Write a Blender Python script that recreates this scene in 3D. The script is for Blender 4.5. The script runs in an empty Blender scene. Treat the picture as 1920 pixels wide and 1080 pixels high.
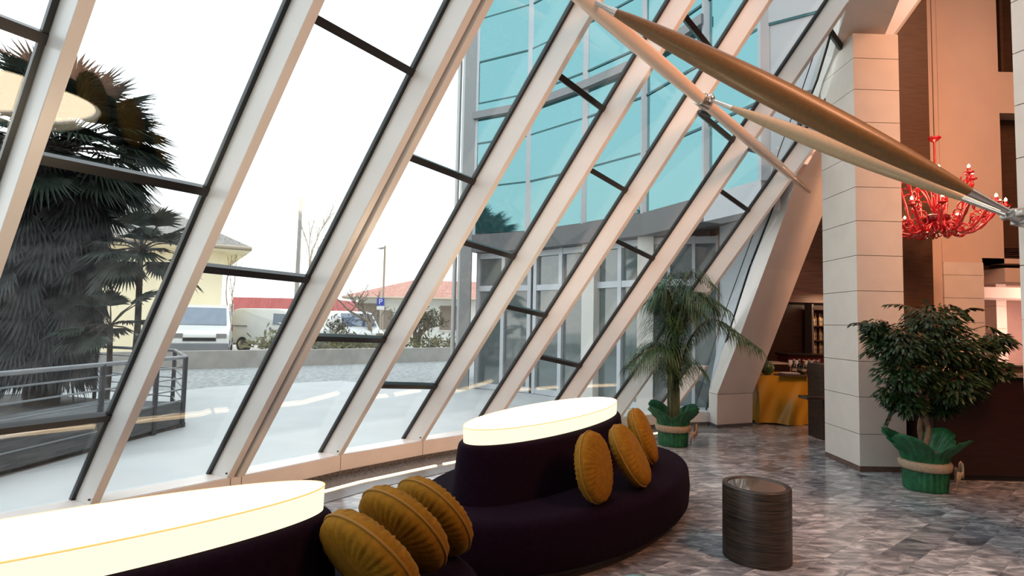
import bpy, bmesh, math, random
import numpy as np
from mathutils import Vector, Matrix
random.seed(7); rnd = random.Random(11)
S = bpy.context.scene
COL = S.collection

# ---------------------------------------------------------------- camera
FPX = 1050.0; EYE = 1.6; PITCH = math.atan(65/1050.0); ROLL = 0.0216
Fv = np.array([0, math.cos(PITCH), math.sin(PITCH)]); U0 = np.array([0, -math.sin(PITCH), math.cos(PITCH)]); R0 = np.array([1., 0, 0])
Rv = math.cos(ROLL)*R0+math.sin(ROLL)*U0; Uv = -math.sin(ROLL)*R0+math.cos(ROLL)*U0
EYEP = np.array([0, 0, EYE])
cam = bpy.data.cameras.new('camera'); cam.sensor_width = 36; cam.lens = 36*FPX/1920; cam.clip_start = .05; cam.clip_end = 400
camo = bpy.data.objects.new('camera', cam); COL.objects.link(camo)
camo.matrix_world = Matrix(((Rv[0], Uv[0], -Fv[0], 0), (Rv[1], Uv[1], -Fv[1], 0), (Rv[2], Uv[2], -Fv[2], EYE), (0, 0, 0, 1)))
S.camera = camo
def ray(x, y): return Fv+(x-960)/FPX*Rv-(y-540)/FPX*Uv
def G(x, y, z=0.0):
    d = ray(x, y); return EYEP+d*(z-EYE)/d[2]
def AT(x, y, Y):
    d = ray(x, y); return EYEP+d*Y/d[1]

# ---------------------------------------------------------------- world, exposure, big lamps
S.view_settings.view_transform = 'Standard'; S.view_settings.look = 'None'
S.view_settings.exposure = 0.0; S.view_settings.gamma = 1.0; S.view_settings.use_curve_mapping = False
W = bpy.data.worlds.new('world'); S.world = W; W.use_nodes = True
nt = W.node_tree; nt.nodes.clear()
o_ = nt.nodes.new('ShaderNodeOutputWorld'); b_ = nt.nodes.new('ShaderNodeBackground')
tc = nt.nodes.new('ShaderNodeTexCoord'); sp = nt.nodes.new('ShaderNodeSeparateXYZ'); cr = nt.nodes.new('ShaderNodeValToRGB')
nt.links.new(tc.outputs['Generated'], sp.inputs[0]); nt.links.new(sp.outputs['Z'], cr.inputs[0])
cr.color_ramp.elements[0].position = 0.0; cr.color_ramp.elements[0].color = (.95, .93, .88, 1)
cr.color_ramp.elements[1].position = .35; cr.color_ramp.elements[1].color = (.86, .95, 1, 1)
nt.links.new(cr.outputs[0], b_.inputs['Color']); b_.inputs['Strength'].default_value = 2.25
nt.links.new(b_.outputs[0], o_.inputs[0])
def area(name, loc, target, size, power, color, sy=None):
    l = bpy.data.lights.new(name, 'AREA'); l.energy = power; l.color = color; l.shape = 'RECTANGLE'; l.size = size; l.size_y = sy or size
    o = bpy.data.objects.new(name, l); COL.objects.link(o); o.location = loc
    o.rotation_euler = (Vector(target)-Vector(loc)).to_track_quat('-Z', 'Y').to_euler(); return o
WARM = (1.0, .46, .25)
area('hall_ceiling_lamp', (4.8, 0.6, 7.8), (4.6, 6.8, 3.4), 1.4, 150, WARM).data.spread = 1.5
area('lounge_ceiling_lamp', (7.2, 4.2, 7.9), (6.8, 9, 3.5), 1.4, 58, WARM).data.spread = 1.7
area('lobby_ceiling_lamp', (6.2, -.8, 7.0), (-.6, 5.5, 2.0), 1.6, 170, WARM).data.spread = 1.9
area('corridor_ceiling_lamp', (11.9, 10.6, 2.6), (10.9, 12.9, 1.2), .8, 90, (1, .60, .48))
area('corridor_fill_uplight', (11.6, 10.6, 1.5), (9.6, 11.2, 2.75), .8, 70, (1, .58, .46))  # added uplight hidden behind the right pillar, brightens the corridor ceiling
area('bar_ceiling_lamp', (6.0, 10.2, 3.6), (5.4, 10.0, .8), .6, 7, WARM)

# ---------------------------------------------------------------- materials
MATS = {}
def nodes(name):
    m = bpy.data.materials.new(name); m.use_nodes = True; t = m.node_tree; return m, t, t.nodes['Principled BSDF']
def mat(name, col, rough=.5, metal=0, spec=None, noise=None, bump=None, emit=None, sheen=0, coat=0, trans=0, stretch=None, ramp=None):
    if name in MATS: return MATS[name]
    m, t, p = nodes(name)
    p.inputs['Base Color'].default_value = (*col, 1); p.inputs['Roughness'].default_value = rough; p.inputs['Metallic'].default_value = metal
    if spec is not None: p.inputs['Specular IOR Level'].default_value = spec
    if sheen: p.inputs['Sheen Weight'].default_value = sheen; p.inputs['Sheen Roughness'].default_value = .4; p.inputs['Sheen Tint'].default_value = (*[min(1, c*2+.1) for c in col], 1)
    if coat: p.inputs['Coat Weight'].default_value = coat; p.inputs['Coat Roughness'].default_value = .05
    if trans: p.inputs['Transmission Weight'].default_value = trans
    if emit: p.inputs['Emission Color'].default_value = (*emit[0], 1); p.inputs['Emission Strength'].default_value = emit[1]
    tcn = t.nodes.new('ShaderNodeTexCoord'); mp = t.nodes.new('ShaderNodeMapping'); t.links.new(tcn.outputs['Object'], mp.inputs[0])
    if stretch: mp.inputs['Scale'].default_value = stretch
    if noise or ramp:
        sc, amt = noise
        n = t.nodes.new('ShaderNodeTexNoise'); n.inputs['Scale'].default_value = sc; n.inputs['Detail'].default_value = 6
        t.links.new(mp.outputs[0], n.inputs['Vector'])
        r = t.nodes.new('ShaderNodeValToRGB'); t.links.new(n.outputs[0], r.inputs[0])
        if ramp:
            els = r.color_ramp.elements
            for i, (pos, c) in enumerate(ramp):
                e = els[i] if i < 2 else els.new(pos)
                e.position = pos; e.color = (*c, 1)
        else:
            r.color_ramp.elements[0].position = .35; r.color_ramp.elements[1].position = .65
            r.color_ramp.elements[0].color = (*[c*(1-amt) for c in col], 1); r.color_ramp.elements[1].color = (*[min(1, c*(1+amt)) for c in col], 1)
        t.links.new(r.outputs[0], p.inputs['Base Color'])
    if bump:
        sc, st = bump
        n = t.nodes.new('ShaderNodeTexNoise'); n.inputs['Scale'].default_value = sc; n.inputs['Detail'].default_value = 4
        t.links.new(mp.outputs[0], n.inputs['Vector'])
        b = t.nodes.new('ShaderNodeBump'); b.inputs['Strength'].default_value = st; b.inputs['Distance'].default_value = .01
        t.links.new(n.outputs[0], b.inputs['Height']); t.links.new(b.outputs[0], p.inputs['Normal'])
    MATS[name] = m; return m
WHITE_METAL = mat('white painted metal', (.78, .76, .73), .28, 0, noise=(3, .03))
GASKET = mat('black rubber gasket', (.008, .012, .014), .35)
DARKBAR = mat('dark anodised bar', (.012, .010, .010), .3)
SILL = mat('white sill metal', (.8, .77, .74), .3, noise=(4, .03))
def glass_mat():
    m = bpy.data.materials.new('clear facade glass'); m.use_nodes = True; t = m.node_tree; t.nodes.clear()
    o = t.nodes.new('ShaderNodeOutputMaterial'); mx = t.nodes.new('ShaderNodeMixShader'); tr = t.nodes.new('ShaderNodeBsdfTransparent'); gl = t.nodes.new('ShaderNodeBsdfGlossy')
    tr.inputs[0].default_value = (.97, .985, .983, 1); gl.inputs['Roughness'].default_value = 0.0
    lw = t.nodes.new('ShaderNodeLayerWeight'); lw.inputs[0].default_value = .5
    pw = t.nodes.new('ShaderNodeMath'); pw.operation = 'POWER'; pw.inputs[1].default_value = 5
    ma = t.nodes.new('ShaderNodeMath'); ma.operation = 'MULTIPLY_ADD'; ma.inputs[1].default_value = .93; ma.inputs[2].default_value = .065
    t.links.new(lw.outputs['Facing'], pw.inputs[0]); t.links.new(pw.outputs[0], ma.inputs[0]); t.links.new(ma.outputs[0], mx.inputs[0])
    t.links.new(tr.outputs[0], mx.inputs[1]); t.links.new(gl.outputs[0], mx.inputs[2]); t.links.new(mx.outputs[0], o.inputs[0])
    return m
GLASS = glass_mat()
def marble_floor():
    m, t, p = nodes('grey and pink marble tile'); L = t.links
    tcn = t.nodes.new('ShaderNodeTexCoord'); mp = t.nodes.new('ShaderNodeMapping'); mp.inputs['Rotation'].default_value = (0, 0, math.radians(-38)); L.new(tcn.outputs['Object'], mp.inputs[0])
    bk = t.nodes.new('ShaderNodeTexBrick'); bk.inputs['Scale'].default_value = 1.0; bk.inputs['Brick Width'].default_value = .40; bk.inputs['Row Height'].default_value = .20
    bk.inputs['Mortar Size'].default_value = .0022; bk.inputs['Color1'].default_value = (0, 0, 0, 1); bk.inputs['Color2'].default_value = (1, 1, 1, 1); bk.inputs['Mortar'].default_value = (.3, .3, .3, 1)
    bk.offset = .5; L.new(mp.outputs[0], bk.inputs['Vector'])
    mp2 = t.nodes.new('ShaderNodeMapping'); mp2.inputs['Scale'].default_value = (2.0, 5.5, 1); mp2.inputs['Rotation'].default_value = (0, 0, math.radians(-15)); L.new(tcn.outputs['Object'], mp2.inputs[0])
    add = t.nodes.new('ShaderNodeVectorMath'); add.operation = 'ADD'; L.new(mp2.outputs[0], add.inputs[0])
    sc = t.nodes.new('ShaderNodeVectorMath'); sc.operation = 'SCALE'; sc.inputs['Scale'].default_value = 9; L.new(bk.outputs['Color'], sc.inputs[0]); L.new(sc.outputs[0], add.inputs[1])
    n = t.nodes.new('ShaderNodeTexNoise'); n.inputs['Scale'].default_value = 1.6; n.inputs['Detail'].default_value = 7; n.inputs['Roughness'].default_value = .62; n.inputs['Distortion'].default_value = 1.4; L.new(add.outputs[0], n.inputs['Vector'])
    r = t.nodes.new('ShaderNodeValToRGB'); L.new(n.outputs[0], r.inputs[0]); e = r.color_ramp.elements
    e[0].position = .30; e[0].color = (.09, .09, .10, 1); e[1].position = .74; e[1].color = (.78, .77, .77, 1)
    for pos, c in ((.44, (.22, .22, .23)), (.52, (.34, .34, .345)), (.60, (.52, .51, .51))):
        q = e.new(pos); q.color = (*c, 1)
    mx = t.nodes.new('ShaderNodeMix'); mx.data_type = 'RGBA'; mx.blend_type = 'MULTIPLY'; mx.inputs[0].default_value = .75
    r2 = t.nodes.new('ShaderNodeValToRGB'); L.new(bk.outputs['Color'], r2.inputs[0]); r2.color_ramp.elements[0].color = (.30, .32, .36, 1); r2.color_ramp.elements[1].color = (1, 1, 1, 1)
    q = r2.color_ramp.elements.new(.5); q.color = (.85, .79, .79, 1)
    L.new(r.outputs[0], mx.inputs[6]); L.new(r2.outputs[0], mx.inputs[7]); L.new(mx.outputs[2], p.inputs['Base Color'])
    p.inputs['Roughness'].default_value = .16; p.inputs['Specular IOR Level'].default_value = .6
    return m
MARBLE = marble_floor()
STONE_BORDER = mat('dark speckled granite', (.13, .125, .12), .25, noise=(60, .5))
METALBAND = mat('brushed floor grille metal', (.23, .23, .23), .35, .6, noise=(30, .08), stretch=(1, 1, 1))
PALE_STONE = mat('pale stone cladding', (.70, .62, .55), .55, noise=(5, .03))
PLASTER = mat('peach plaster', (.62, .46, .36), .8, noise=(2, .03))
PLASTER_B = mat('cream plaster beam', (.72, .66, .61), .7, noise=(3, .03))
JOINT = mat('dark cladding joint', (.10, .07, .05), .8)
DARKWOOD = mat('dark wood veneer', (.06, .03, .02), .4, noise=(4, .4), stretch=(1, 1, 26))
BROWNWOOD = mat('striped brown wood veneer', (.16, .085, .06), .5, noise=(3, .45), stretch=(.6, .6, 22))
BROWNVERT = mat('brown wood column', (.075, .036, .018), .5, noise=(4, .25), stretch=(1, 1, 20))
WENGE = mat('streaked wenge veneer', (.030, .020, .014), .4, noise=(5, .85), stretch=(1, 1, 20))
PURPLE = mat('dark purple velvet', (.0075, .0018, .007), .9, spec=.08, sheen=.07, noise=(40, .2), bump=(220, .25))
MUSTARD = mat('mustard velvet', (.215, .095, .004), .8, spec=.15, sheen=.12, noise=(30, .15), bump=(150, .2))
MUSTARD_PIPE = mat('mustard piping', (.24, .11, .008), .75)
BLACK = mat('black', (.01, .01, .01), .5)
STEEL = mat('polished steel', (.62, .6, .57), .22, .9)
def emis(name, col, s):
    m = bpy.data.materials.new(name); m.use_nodes = True; t = m.node_tree; t.nodes.clear()
    o = t.nodes.new('ShaderNodeOutputMaterial'); e = t.nodes.new('ShaderNodeEmission'); e.inputs[0].default_value = (*col, 1); e.inputs[1].default_value = s; t.links.new(e.outputs[0], o.inputs[0]); return m
LIT_TOP = emis('glowing white diffuser', (1, .93, .78), 2.6)
LIT_SIDE = emis('glowing cream acrylic', (1, .88, .60), 1.35)
LIT_LINE = mat('cream acrylic edge', (.75, .5, .2), .4, emit=((1, .62, .2), .75))
LED = emis('warm floor light strip', (1, .72, .42), 6.0)

# ---------------------------------------------------------------- mesh helpers
class MB:
    def __init__(s): s.v = []; s.f = []; s.sm = []
    def add(s, vs, fs, smooth=False):
        k = len(s.v); s.v += [tuple(map(float, q)) for q in vs]; s.f += [tuple(i+k for i in q) for q in fs]; s.sm += [smooth]*len(fs); return s
    def hexa(s, a, b):   # two quads (4 corners each, same order)
        return s.add(list(a)+list(b), [(3, 2, 1, 0), (4, 5, 6, 7), (0, 1, 5, 4), (1, 2, 6, 5), (2, 3, 7, 6), (3, 0, 4, 7)])
    def box(s, x0, x1, y0, y1, z0, z1):
        return s.hexa([(x0, y0, z0), (x1, y0, z0), (x1, y1, z0), (x0, y1, z0)], [(x0, y0, z1), (x1, y0, z1), (x1, y1, z1), (x0, y1, z1)])
    def bar(s, p, q, w, h, up=(0, 0, 1)):
        p = Vector(p); q = Vector(q); d = (q-p).normalized(); a = d.cross(Vector(up))
        if a.length < 1e-3: a = d.cross(Vector((1, 0, 0)))
        a.normalize(); b = a.cross(d).normalized(); a *= w/2; b *= h/2
        return s.hexa([p-a-b, p+a-b, p+a+b, p-a+b], [q-a-b, q+a-b, q+a+b, q-a+b])
    def prism(s, poly, z0, z1):
        n = len(poly); vs = [(x, y, z0) for x, y in poly]+[(x, y, z1) for x, y in poly]
        return s.add(vs, [tuple(range(n))[::-1], tuple(range(n, 2*n))]+[(i, (i+1) % n, n+(i+1) % n, n+i) for i in range(n)])
    def tube(s, pts, rad, n=10, cap=True, smooth=True):
        pts = [Vector(p) for p in pts]; m = len(pts)
        if not hasattr(rad, '__len__'): rad = [rad]*m
        vs = []; prev = None
        for i, p in enumerate(pts):
            d = (pts[min(i+1, m-1)]-pts[max(i-1, 0)]).normalized()
            if prev is None:
                a = d.cross(Vector((0, 0, 1)))
                if a.length < .05: a = d.cross(Vector((1, 0, 0)))
            else: a = prev-d*prev.dot(d)
            a.normalize(); prev = a; b = d.cross(a)
            vs += [p+(a*math.cos(2*math.pi*k/n)+b*math.sin(2*math.pi*k/n))*rad[i] for k in range(n)]
        fs = [(i*n+k, i*n+(k+1) % n, (i+1)*n+(k+1) % n, (i+1)*n+k) for i in range(m-1) for k in range(n)]
        s.add(vs, fs, smooth)
        if cap: s.add([vs[k] for k in range(n)]+[vs[(m-1)*n+k] for k in range(n)], [tuple(range(n))[::-1], tuple(range(n, 2*n))])
        return s
    def lathe(s, prof, n=24, c=(0, 0, 0), smooth=True, sx=1, sy=1, rot=0):
        cs, sn = math.cos(rot), math.sin(rot); vs = []
        for r, z in prof:
            for k in range(n):
                a = 2*math.pi*k/n; x, y = r*math.cos(a)*sx, r*math.sin(a)*sy
                vs.append((c[0]+x*cs-y*sn, c[1]+x*sn+y*cs, c[2]+z))
        m = len(prof)
        s.add(vs, [(i*n+k, i*n+(k+1) % n, (i+1)*n+(k+1) % n, (i+1)*n+k) for i in range(m-1) for k in range(n)], smooth)
        for i, rev in ((0, True), (m-1, False)):
            if prof[i][0] > 1e-4:
                f = tuple(range(n)); s.add(vs[i*n:(i+1)*n], [f[::-1] if rev else f], False)
        return s
    def build(s, name, m, parent=None, loc=None, bevel=0, solid=0, local=False):
        me = bpy.data.meshes.new(name)
        base = Vector((0, 0, 0))
        if not local:
            if parent is not None:
                r = parent
                while r.parent: r = r.parent
                base = r.location.copy()
            elif loc is not None: base = Vector(loc)
        me.from_pydata([Vector(v)-base for v in s.v], [], s.f)
        me.update(); me.polygons.foreach_set('use_smooth', s.sm)
        o = bpy.data.objects.new(name, me); COL.objects.link(o); me.materials.append(m)
        if parent is not None: o.parent = parent
        elif loc is not None: o.location = loc
        if bevel:
            b = o.modifiers.new('bevel', 'BEVEL'); b.width = bevel; b.segments = 2; b.limit_method = 'ANGLE'; b.angle_limit = .6
        if solid:
            b = o.modifiers.new('solid', 'SOLIDIFY'); b.thickness = solid
        return o
def tag(o, label=None, cat=None, group=None, kind=None):
    if label: o['label'] = label
    if cat: o['category'] = cat
    if group: o['group'] = group
    if kind: o['kind'] = kind
    return o
def empty(name, loc, label, cat, group=None, rot=None):
    o = bpy.data.objects.new(name, None); COL.objects.link(o); o.location = loc; o.empty_display_size = .1
    if rot is not None: o.rotation_euler = rot
    return tag(o, label, cat, group)
def struct(o, label=None):
    o['kind'] = 'structure'
    if label: o['label'] = label
    return o
def copy_tree(o, parent=None):
    c = o.copy(); COL.objects.link(c)
    if parent is not None: c.parent = parent
    for ch in [x for x in bpy.data.objects if x.parent == o and x != c]: copy_tree(ch, c)
    return c
V = Vector
#@@ STRUCTURE
# ---------------------------------------------------------------- leaning facade
RD_ = np.array([.4888, -.2921, .8221]); RD_ /= np.linalg.norm(RD_)          # every rafter leans along this direction
SZ = .21
RPX = [(187, 944), (438.8, 894), (459.5, 891), (643.8, 852), (797, 826), (925, 807), (1054, 794), (1166, 783), (1265, 773)]
BR = [G(x, y, SZ) for x, y in RPX]                                             # right inner corner of each rafter foot
d01 = np.array([.62, .785, 0]);
BA = BR[0]-np.array([.60, .74, 0]); BAA = BA-np.array([.56, .78, 0])
names = ['AA', 'A', 'B', 'C1', 'C2', 'D', 'E', 'F', 'G', 'H', 'I']
BP = [BAA, BA]+BR
ENDP = G(1331, 772.6, SZ)
nR = len(BP)
def chord(i):
    a = BP[max(i-1, 0)]; b = BP[i+1] if i+1 < nR else ENDP
    if names[i] == 'C1': b = BP[i+2]
    if names[i] == 'C2': a = BP[i-2]
    d = (b-a); d[2] = 0; return d/np.linalg.norm(d)
CH = [chord(i) for i in range(nR)]
OUT = [np.array([-c[1], c[0], 0]) for c in CH]                                # horizontal outward normals
RW = .060; RDEP = .25
OUT = [np.array([-.858, .513, 0]) for c in CH]
GL = [BP[i]-CH[i]*RW*.5+OUT[i]*(RDEP+.005) for i in range(nR)]              # glass line at each rafter foot
TMAX = [10.05]*nR
BEAM_T = {'I': .95, 'H': 7.0}
for i, n in enumerate(names):
    if n in BEAM_T: TMAX[i] = BEAM_T[n]
labels = ['first white slanting rafter, at far left beyond the palm', 'leftmost slanting white rafter crossing the upper left corner of the glass wall', 'slanting white rafter standing behind the left lit sofa top, just right of the dark palm',
 'left half of the doubled white rafter in the glass wall', 'right half of the doubled white rafter in the glass wall', 'white rafter whose top meets the thick white tube at the upper middle',
 'white rafter rising from the sill left of the middle sofa, crossing the far glass building', 'white rafter rising from behind the left end of the middle sofa light', 'white rafter rising from behind the centre of the middle sofa light',
 'white rafter rising just left of the indoor palm, ending at the curved beam', 'short white rafter stub behind the indoor palm beside the curved beam']
for i in range(nR):
    b = BP[i]; c = CH[i]*RW; o = OUT[i]*RDEP; t0 = RD_*-.02; t1 = RD_*TMAX[i]
    root = empty('facade_rafter', V(b), labels[i], 'rafter', 'slanting white rafters of the glass wall')
    q = [b-c, b, b+o, b-c+o]
    MB().hexa([p+t0 for p in q], [p+t1 for p in q]).build('box_profile', WHITE_METAL, root, bevel=.004)
    e1 = CH[i]*.026
    g = [b-c-e1+o*.93, b+e1+o*.93, b+e1+o*1.09, b-c-e1+o*1.09]
    MB().hexa([p for p in g], [p+t1 for p in g]).build('rubber_gasket', GASKET, root)
    if i in (2, 3, 5, 6):
        p = b-c*1.02+OUT[i]*.03+RD_*.05
        MB().tube([p, p-CH[i]*.012], .007, 8).build('foot_screw', GASKET, root)
def st_of(px, i, j):
    """intersection of a pixel ray with glazing bay i-j -> (fraction across, distance up the rafters)"""
    d = ray(*px); A = np.array([GL[j]-GL[i], RD_, -d]).T
    s = np.linalg.solve(A, EYEP-GL[i]); return s[0], s[1]
TR = {(0, 1): [((0, 43), (55, 58))],
      (1, 2): [((62, 303), (387, 350)), ((0, 812), (205, 774))],
      (2, 3): [((597, 42), (777, 135)), ((384, 507), (580, 519))],
      (4, 5): [((773, 298), (894, 341)), ((597, 633), (727, 636)), ((1087, 6), None)],
      (5, 6): [((1055, 150), (1137, 207)), ((875, 457), (970, 481)), ((717, 723), (822, 723))],
      (6, 7): [((1111, 322), (1183, 362)), ((952, 575), (1035, 593)), (None, (1287, 37))],
      (7, 8): [((1316, 217), (1377, 265)), ((1162, 455), (1228, 486)), ((1020, 672), (1095, 686))],
      (8, 9): [((1348, 357), (1409, 398)), ((1513, 0), (1534, 25))],
      (9, 10): []}
k = 0
INT = -1
for (i, j), trs in TR.items():
    k += 1
    root = bpy.data.objects.new('window_%d' % k, None); COL.objects.link(root); root.location = V(GL[i]); struct(root, 'leaning glass bay between two white rafters')
    cc = GL[j]-GL[i]; L = np.linalg.norm(cc[:2]); n = np.cross(cc, RD_); n /= np.linalg.norm(n)
    kk = -np.dot(cc, RD_)                                                    # transoms are square to the rafters
    tm = min(TMAX[i], TMAX[j])+ (0 if names[j] not in ('H', 'I') else 0)
    up_i, up_j = TMAX[i], TMAX[j]
    if names[j] == 'I': up_j = 1.0
    q = [GL[i], GL[j], GL[j]+RD_*up_j, GL[i]+RD_*up_i]
    MB().hexa([p-n*.008 for p in q], [p+n*.008 for p in q]).build('glass_pane', GLASS, root)
    for a, b in trs:
        ts = []
        if a is not None and b is not None:
            s0, t0 = st_of(a, i, j); s1, t1 = st_of(b, i, j); tt = t0-s0*kk; t2 = t1-s1*kk; t_ = (tt+t2)/2
            sl = (t1-t0)/(s1-s0) if abs(s1-s0) > .4 else kk; sl = .5*sl+.5*kk
            tA = (t0+t1)/2-sl*((s0+s1)/2); tB = tA+sl
        else:
            s0, t0 = st_of(a or b, i, j); tA = t0-s0*kk; tB = tA+kk
        pA = GL[i]+RD_*tA; pB = GL[j]+RD_*tB
        MB().bar(pA, pB, .055, .05, up=n).build('transom', DARKBAR, root)
# ---------------------------------------------------------------- curved beam at the end of the facade
FL = [(1344, 799, 9.0), (1345, 739, 8.98), (1380, 650, 8.85), (1434, 504, 8.5), (1475, 392, 8.1), (1493, 327, 7.85), (1526, 210, 7.35), (1543, 150, 7.08), (1560, 108, 6.85), (1573, 60, 6.5), (1592, 0, 6.05), (1625, -120, 5.2), (1680, -300, 4.2)]
BL = [(1329, 790, 9.3), (1329, 735, 9.3), (1364, 628, 9.1), (1414, 490, 8.78), (1446, 400, 8.42), (1468, 330, 8.15), (1510, 200, 7.65), (1528, 152, 7.4), (1543, 100, 7.15), (1560, 40, 6.8), (1578, -30, 6.3), (1615, -150, 5.5), (1672, -330, 4.5)]
root = empty('curved_beam', V((3.3, 9.0, 0)), 'wide curved cream beam leaning from the floor over the stone pillar at the end of the glass wall', 'beam')
fl = [AT(*p) for p in FL]; bl = [AT(*p) for p in BL]; w = np.array([.69, .29, 0])
fl[0][2] = .05; bl[0][2] = .05
fr = [p+w for p in fl]; br = [p+w*.85 for p in bl]
m = MB(); n = len(fl); vs = []
for i in range(1, n): vs += [fl[i], fr[i], br[i], bl[i]]
m.add(vs, [(i*4+a, i*4+(a+1) % 4, (i+1)*4+(a+1) % 4, (i+1)*4+a) for i in range(n-2) for a in range(4)]+[(3, 2, 1, 0)])
m.build('curved_shaft', PLASTER_B, root)
MB().hexa([fl[0], fr[0], br[0], bl[0]], [p-np.array([0, 0, .008]) for p in (fl[1], fr[1], br[1], bl[1])]).build('base_block', PLASTER_B, root, bevel=.004)
g_ = lambda p, z: np.array([p[0], p[1], z])
MB().hexa([g_(p, -.0) for p in (fl[0], fr[0], br[0], bl[0])], [g_(p, .05) for p in (fl[0], fr[0], br[0], bl[0])]).build('base_plinth', STONE_BORDER, root)
# last narrow pane between rafter H / I and the beam
root = bpy.data.objects.new('window_10', None); COL.objects.link(root); root.location = V(GL[9]); struct(root, 'last narrow glass bay meeting the curved beam')
def on_plane(px):   # bay 9-10 plane
    d = ray(*px); A = np.array([GL[10]-GL[9], RD_, -d]).T; s = np.linalg.solve(A, EYEP-GL[9]); return GL[9]+(GL[10]-GL[9])*s[0]+RD_*s[1]
edge = [on_plane(p) for p in ((1324, 768), (1355, 660), (1406, 500), (1446, 398), (1482, 294), (1512, 200), (1532, 150), (1550, 90), (1566, 30), (1578, -20))]
pl = [GL[10]+RD_*.95*0]+edge+[GL[9]+RD_*5.3]
nn = np.cross(GL[10]-GL[9], RD_); nn /= np.linalg.norm(nn)
pl = [GL[10]]+edge+[GL[9]+RD_*5.3, GL[9]+RD_*1.0, GL[10]+RD_*1.0]
N = len(pl)
MB().add([p-nn*.008 for p in pl]+[p+nn*.008 for p in pl], [tuple(range(N)), tuple(range(N, 2*N))[::-1]]+[(i, (i+1) % N, N+(i+1) % N, N+i) for i in range(N)]).build('glass_pane', GLASS, root)
mm = MB().tube([p+nn*.0 for p in edge], .016, 6)
mm.build('edge_gasket', GASKET, root)
ml = [on_plane(p) for p in ((1302, 768), (1350, 610), (1412, 440), (1462, 280), (1505, 165), (1530, 90))]
MB().tube(ml, .007, 6).build('thin_glazing_bar', DARKBAR, root)
# ---------------------------------------------------------------- sill, fascia, floor strips
line = [BP[0]-CH[0]*.6]+[BP[i]-CH[i]*RW*.5 for i in range(nR)]+[ENDP]
ln = []
for i, p in enumerate(line):
    a = line[max(i-1, 0)]; b = line[min(i+1, len(line)-1)]; d = b-a; d[2] = 0; d /= np.linalg.norm(d); ln.append(np.array([d[1], -d[0], 0]))   # inward normals
def strip(d0, d1, z0, z1, i0=0, i1=None, tr0=0, tr1=0):
    m = MB(); i1 = len(line) if i1 is None else i1
    P = [(line[i]+ln[i]*d0, line[i]+ln[i]*d1) for i in range(i0, i1)]
    if tr0: P[0] = tuple(P[0][k_]+(P[1][k_]-P[0][k_])*tr0 for k_ in (0, 1))
    if tr1: P[-1] = tuple(P[-1][k_]+(P[-2][k_]-P[-1][k_])*tr1 for k_ in (0, 1))
    vs = []
    for a, b in P: vs += [g_(a, z0), g_(b, z0), g_(b, z1), g_(a, z1)]
    n = len(P)
    m.add(vs, [(i*4+a, i*4+(a+1) % 4, (i+1)*4+(a+1) % 4, (i+1)*4+a) for i in range(n-1) for a in range(4)]+[(3, 2, 1, 0), tuple((n-1)*4+a for a in range(4))])
    return m
root = bpy.data.objects.new('trim_1', None); COL.objects.link(root); root.location = V(line[1]); struct(root, 'white sill and fascia at the foot of the glass wall')
strip(-.26, 0, .05, SZ-.004).build('sill_fascia', SILL, root)
strip(-.24, -.012, SZ-.002, SZ).build('sill_top', SILL, root)
strip(-.26, .006, 0, .05).build('sill_base', STONE_BORDER, root)
jm = MB()
for i in (3, 4, 5, 6, 7, 8, 9):
    p = line[i+1]; a = ln[i+1]; c = np.array([-a[1], a[0], 0])*.0025
    jm.hexa([g_(p-c+a*-.01, .052), g_(p+c+a*-.01, .052), g_(p+c+a*.0015, .052), g_(p-c+a*.0015, .052)], [g_(p-c+a*-.01, SZ-.005), g_(p+c+a*-.01, SZ-.005), g_(p+c+a*.0015, SZ-.005), g_(p-c+a*.0015, SZ-.005)])
jm.build('fascia_joints', JOINT, root)
FP = [(3.6, -6), (13, -6), (13, 14), (5.0, 14)]
fp = [g_(l_+n_*-.1, 0) for l_, n_ in zip(line, ln)]
poly = [(-4.9, -6), (13, -6), (13, 14.2), (4.2, 14.2), (3.9, 9.6)]+[(p[0], p[1]) for p in fp[::-1]]
struct(MB().prism(poly, -.12, 0).build('floor', MARBLE), 'polished grey and pink marble floor')
struct(strip(.008, .30, 0, .004).build('trim_2', STONE_BORDER), 'dark stone border along the glass wall')
struct(strip(.40, .62, 0, .005).build('trim_3', METALBAND), 'grey metal grille band in the floor')
LL = ['long glowing light strip let into the floor behind the left sofa', 'glowing floor light strip behind the middle sofa', 'glowing floor light strip towards the indoor palm', 'glowing floor light strip at the far left']
for q, (i0, i1, a, b) in enumerate([(2, 5, .35, .05), (5, 7, .03, .05), (7, 9, .05, .05), (9, 12, .05, .3)]):
    o = strip(.315, .345, .001, .009, i0, i1+1 if i1 < 12 else 12, a, b)
    tag(o.build('floor_light', LED, loc=V(line[i0])), ['glowing floor light strip at the far left, behind the near sofa', 'glowing strip let into the floor left of the middle sofa', 'glowing floor strip behind the middle sofa', 'short glowing floor strip beside the indoor palm pot'][q], 'light', 'floor light strips along the glass wall')
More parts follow.
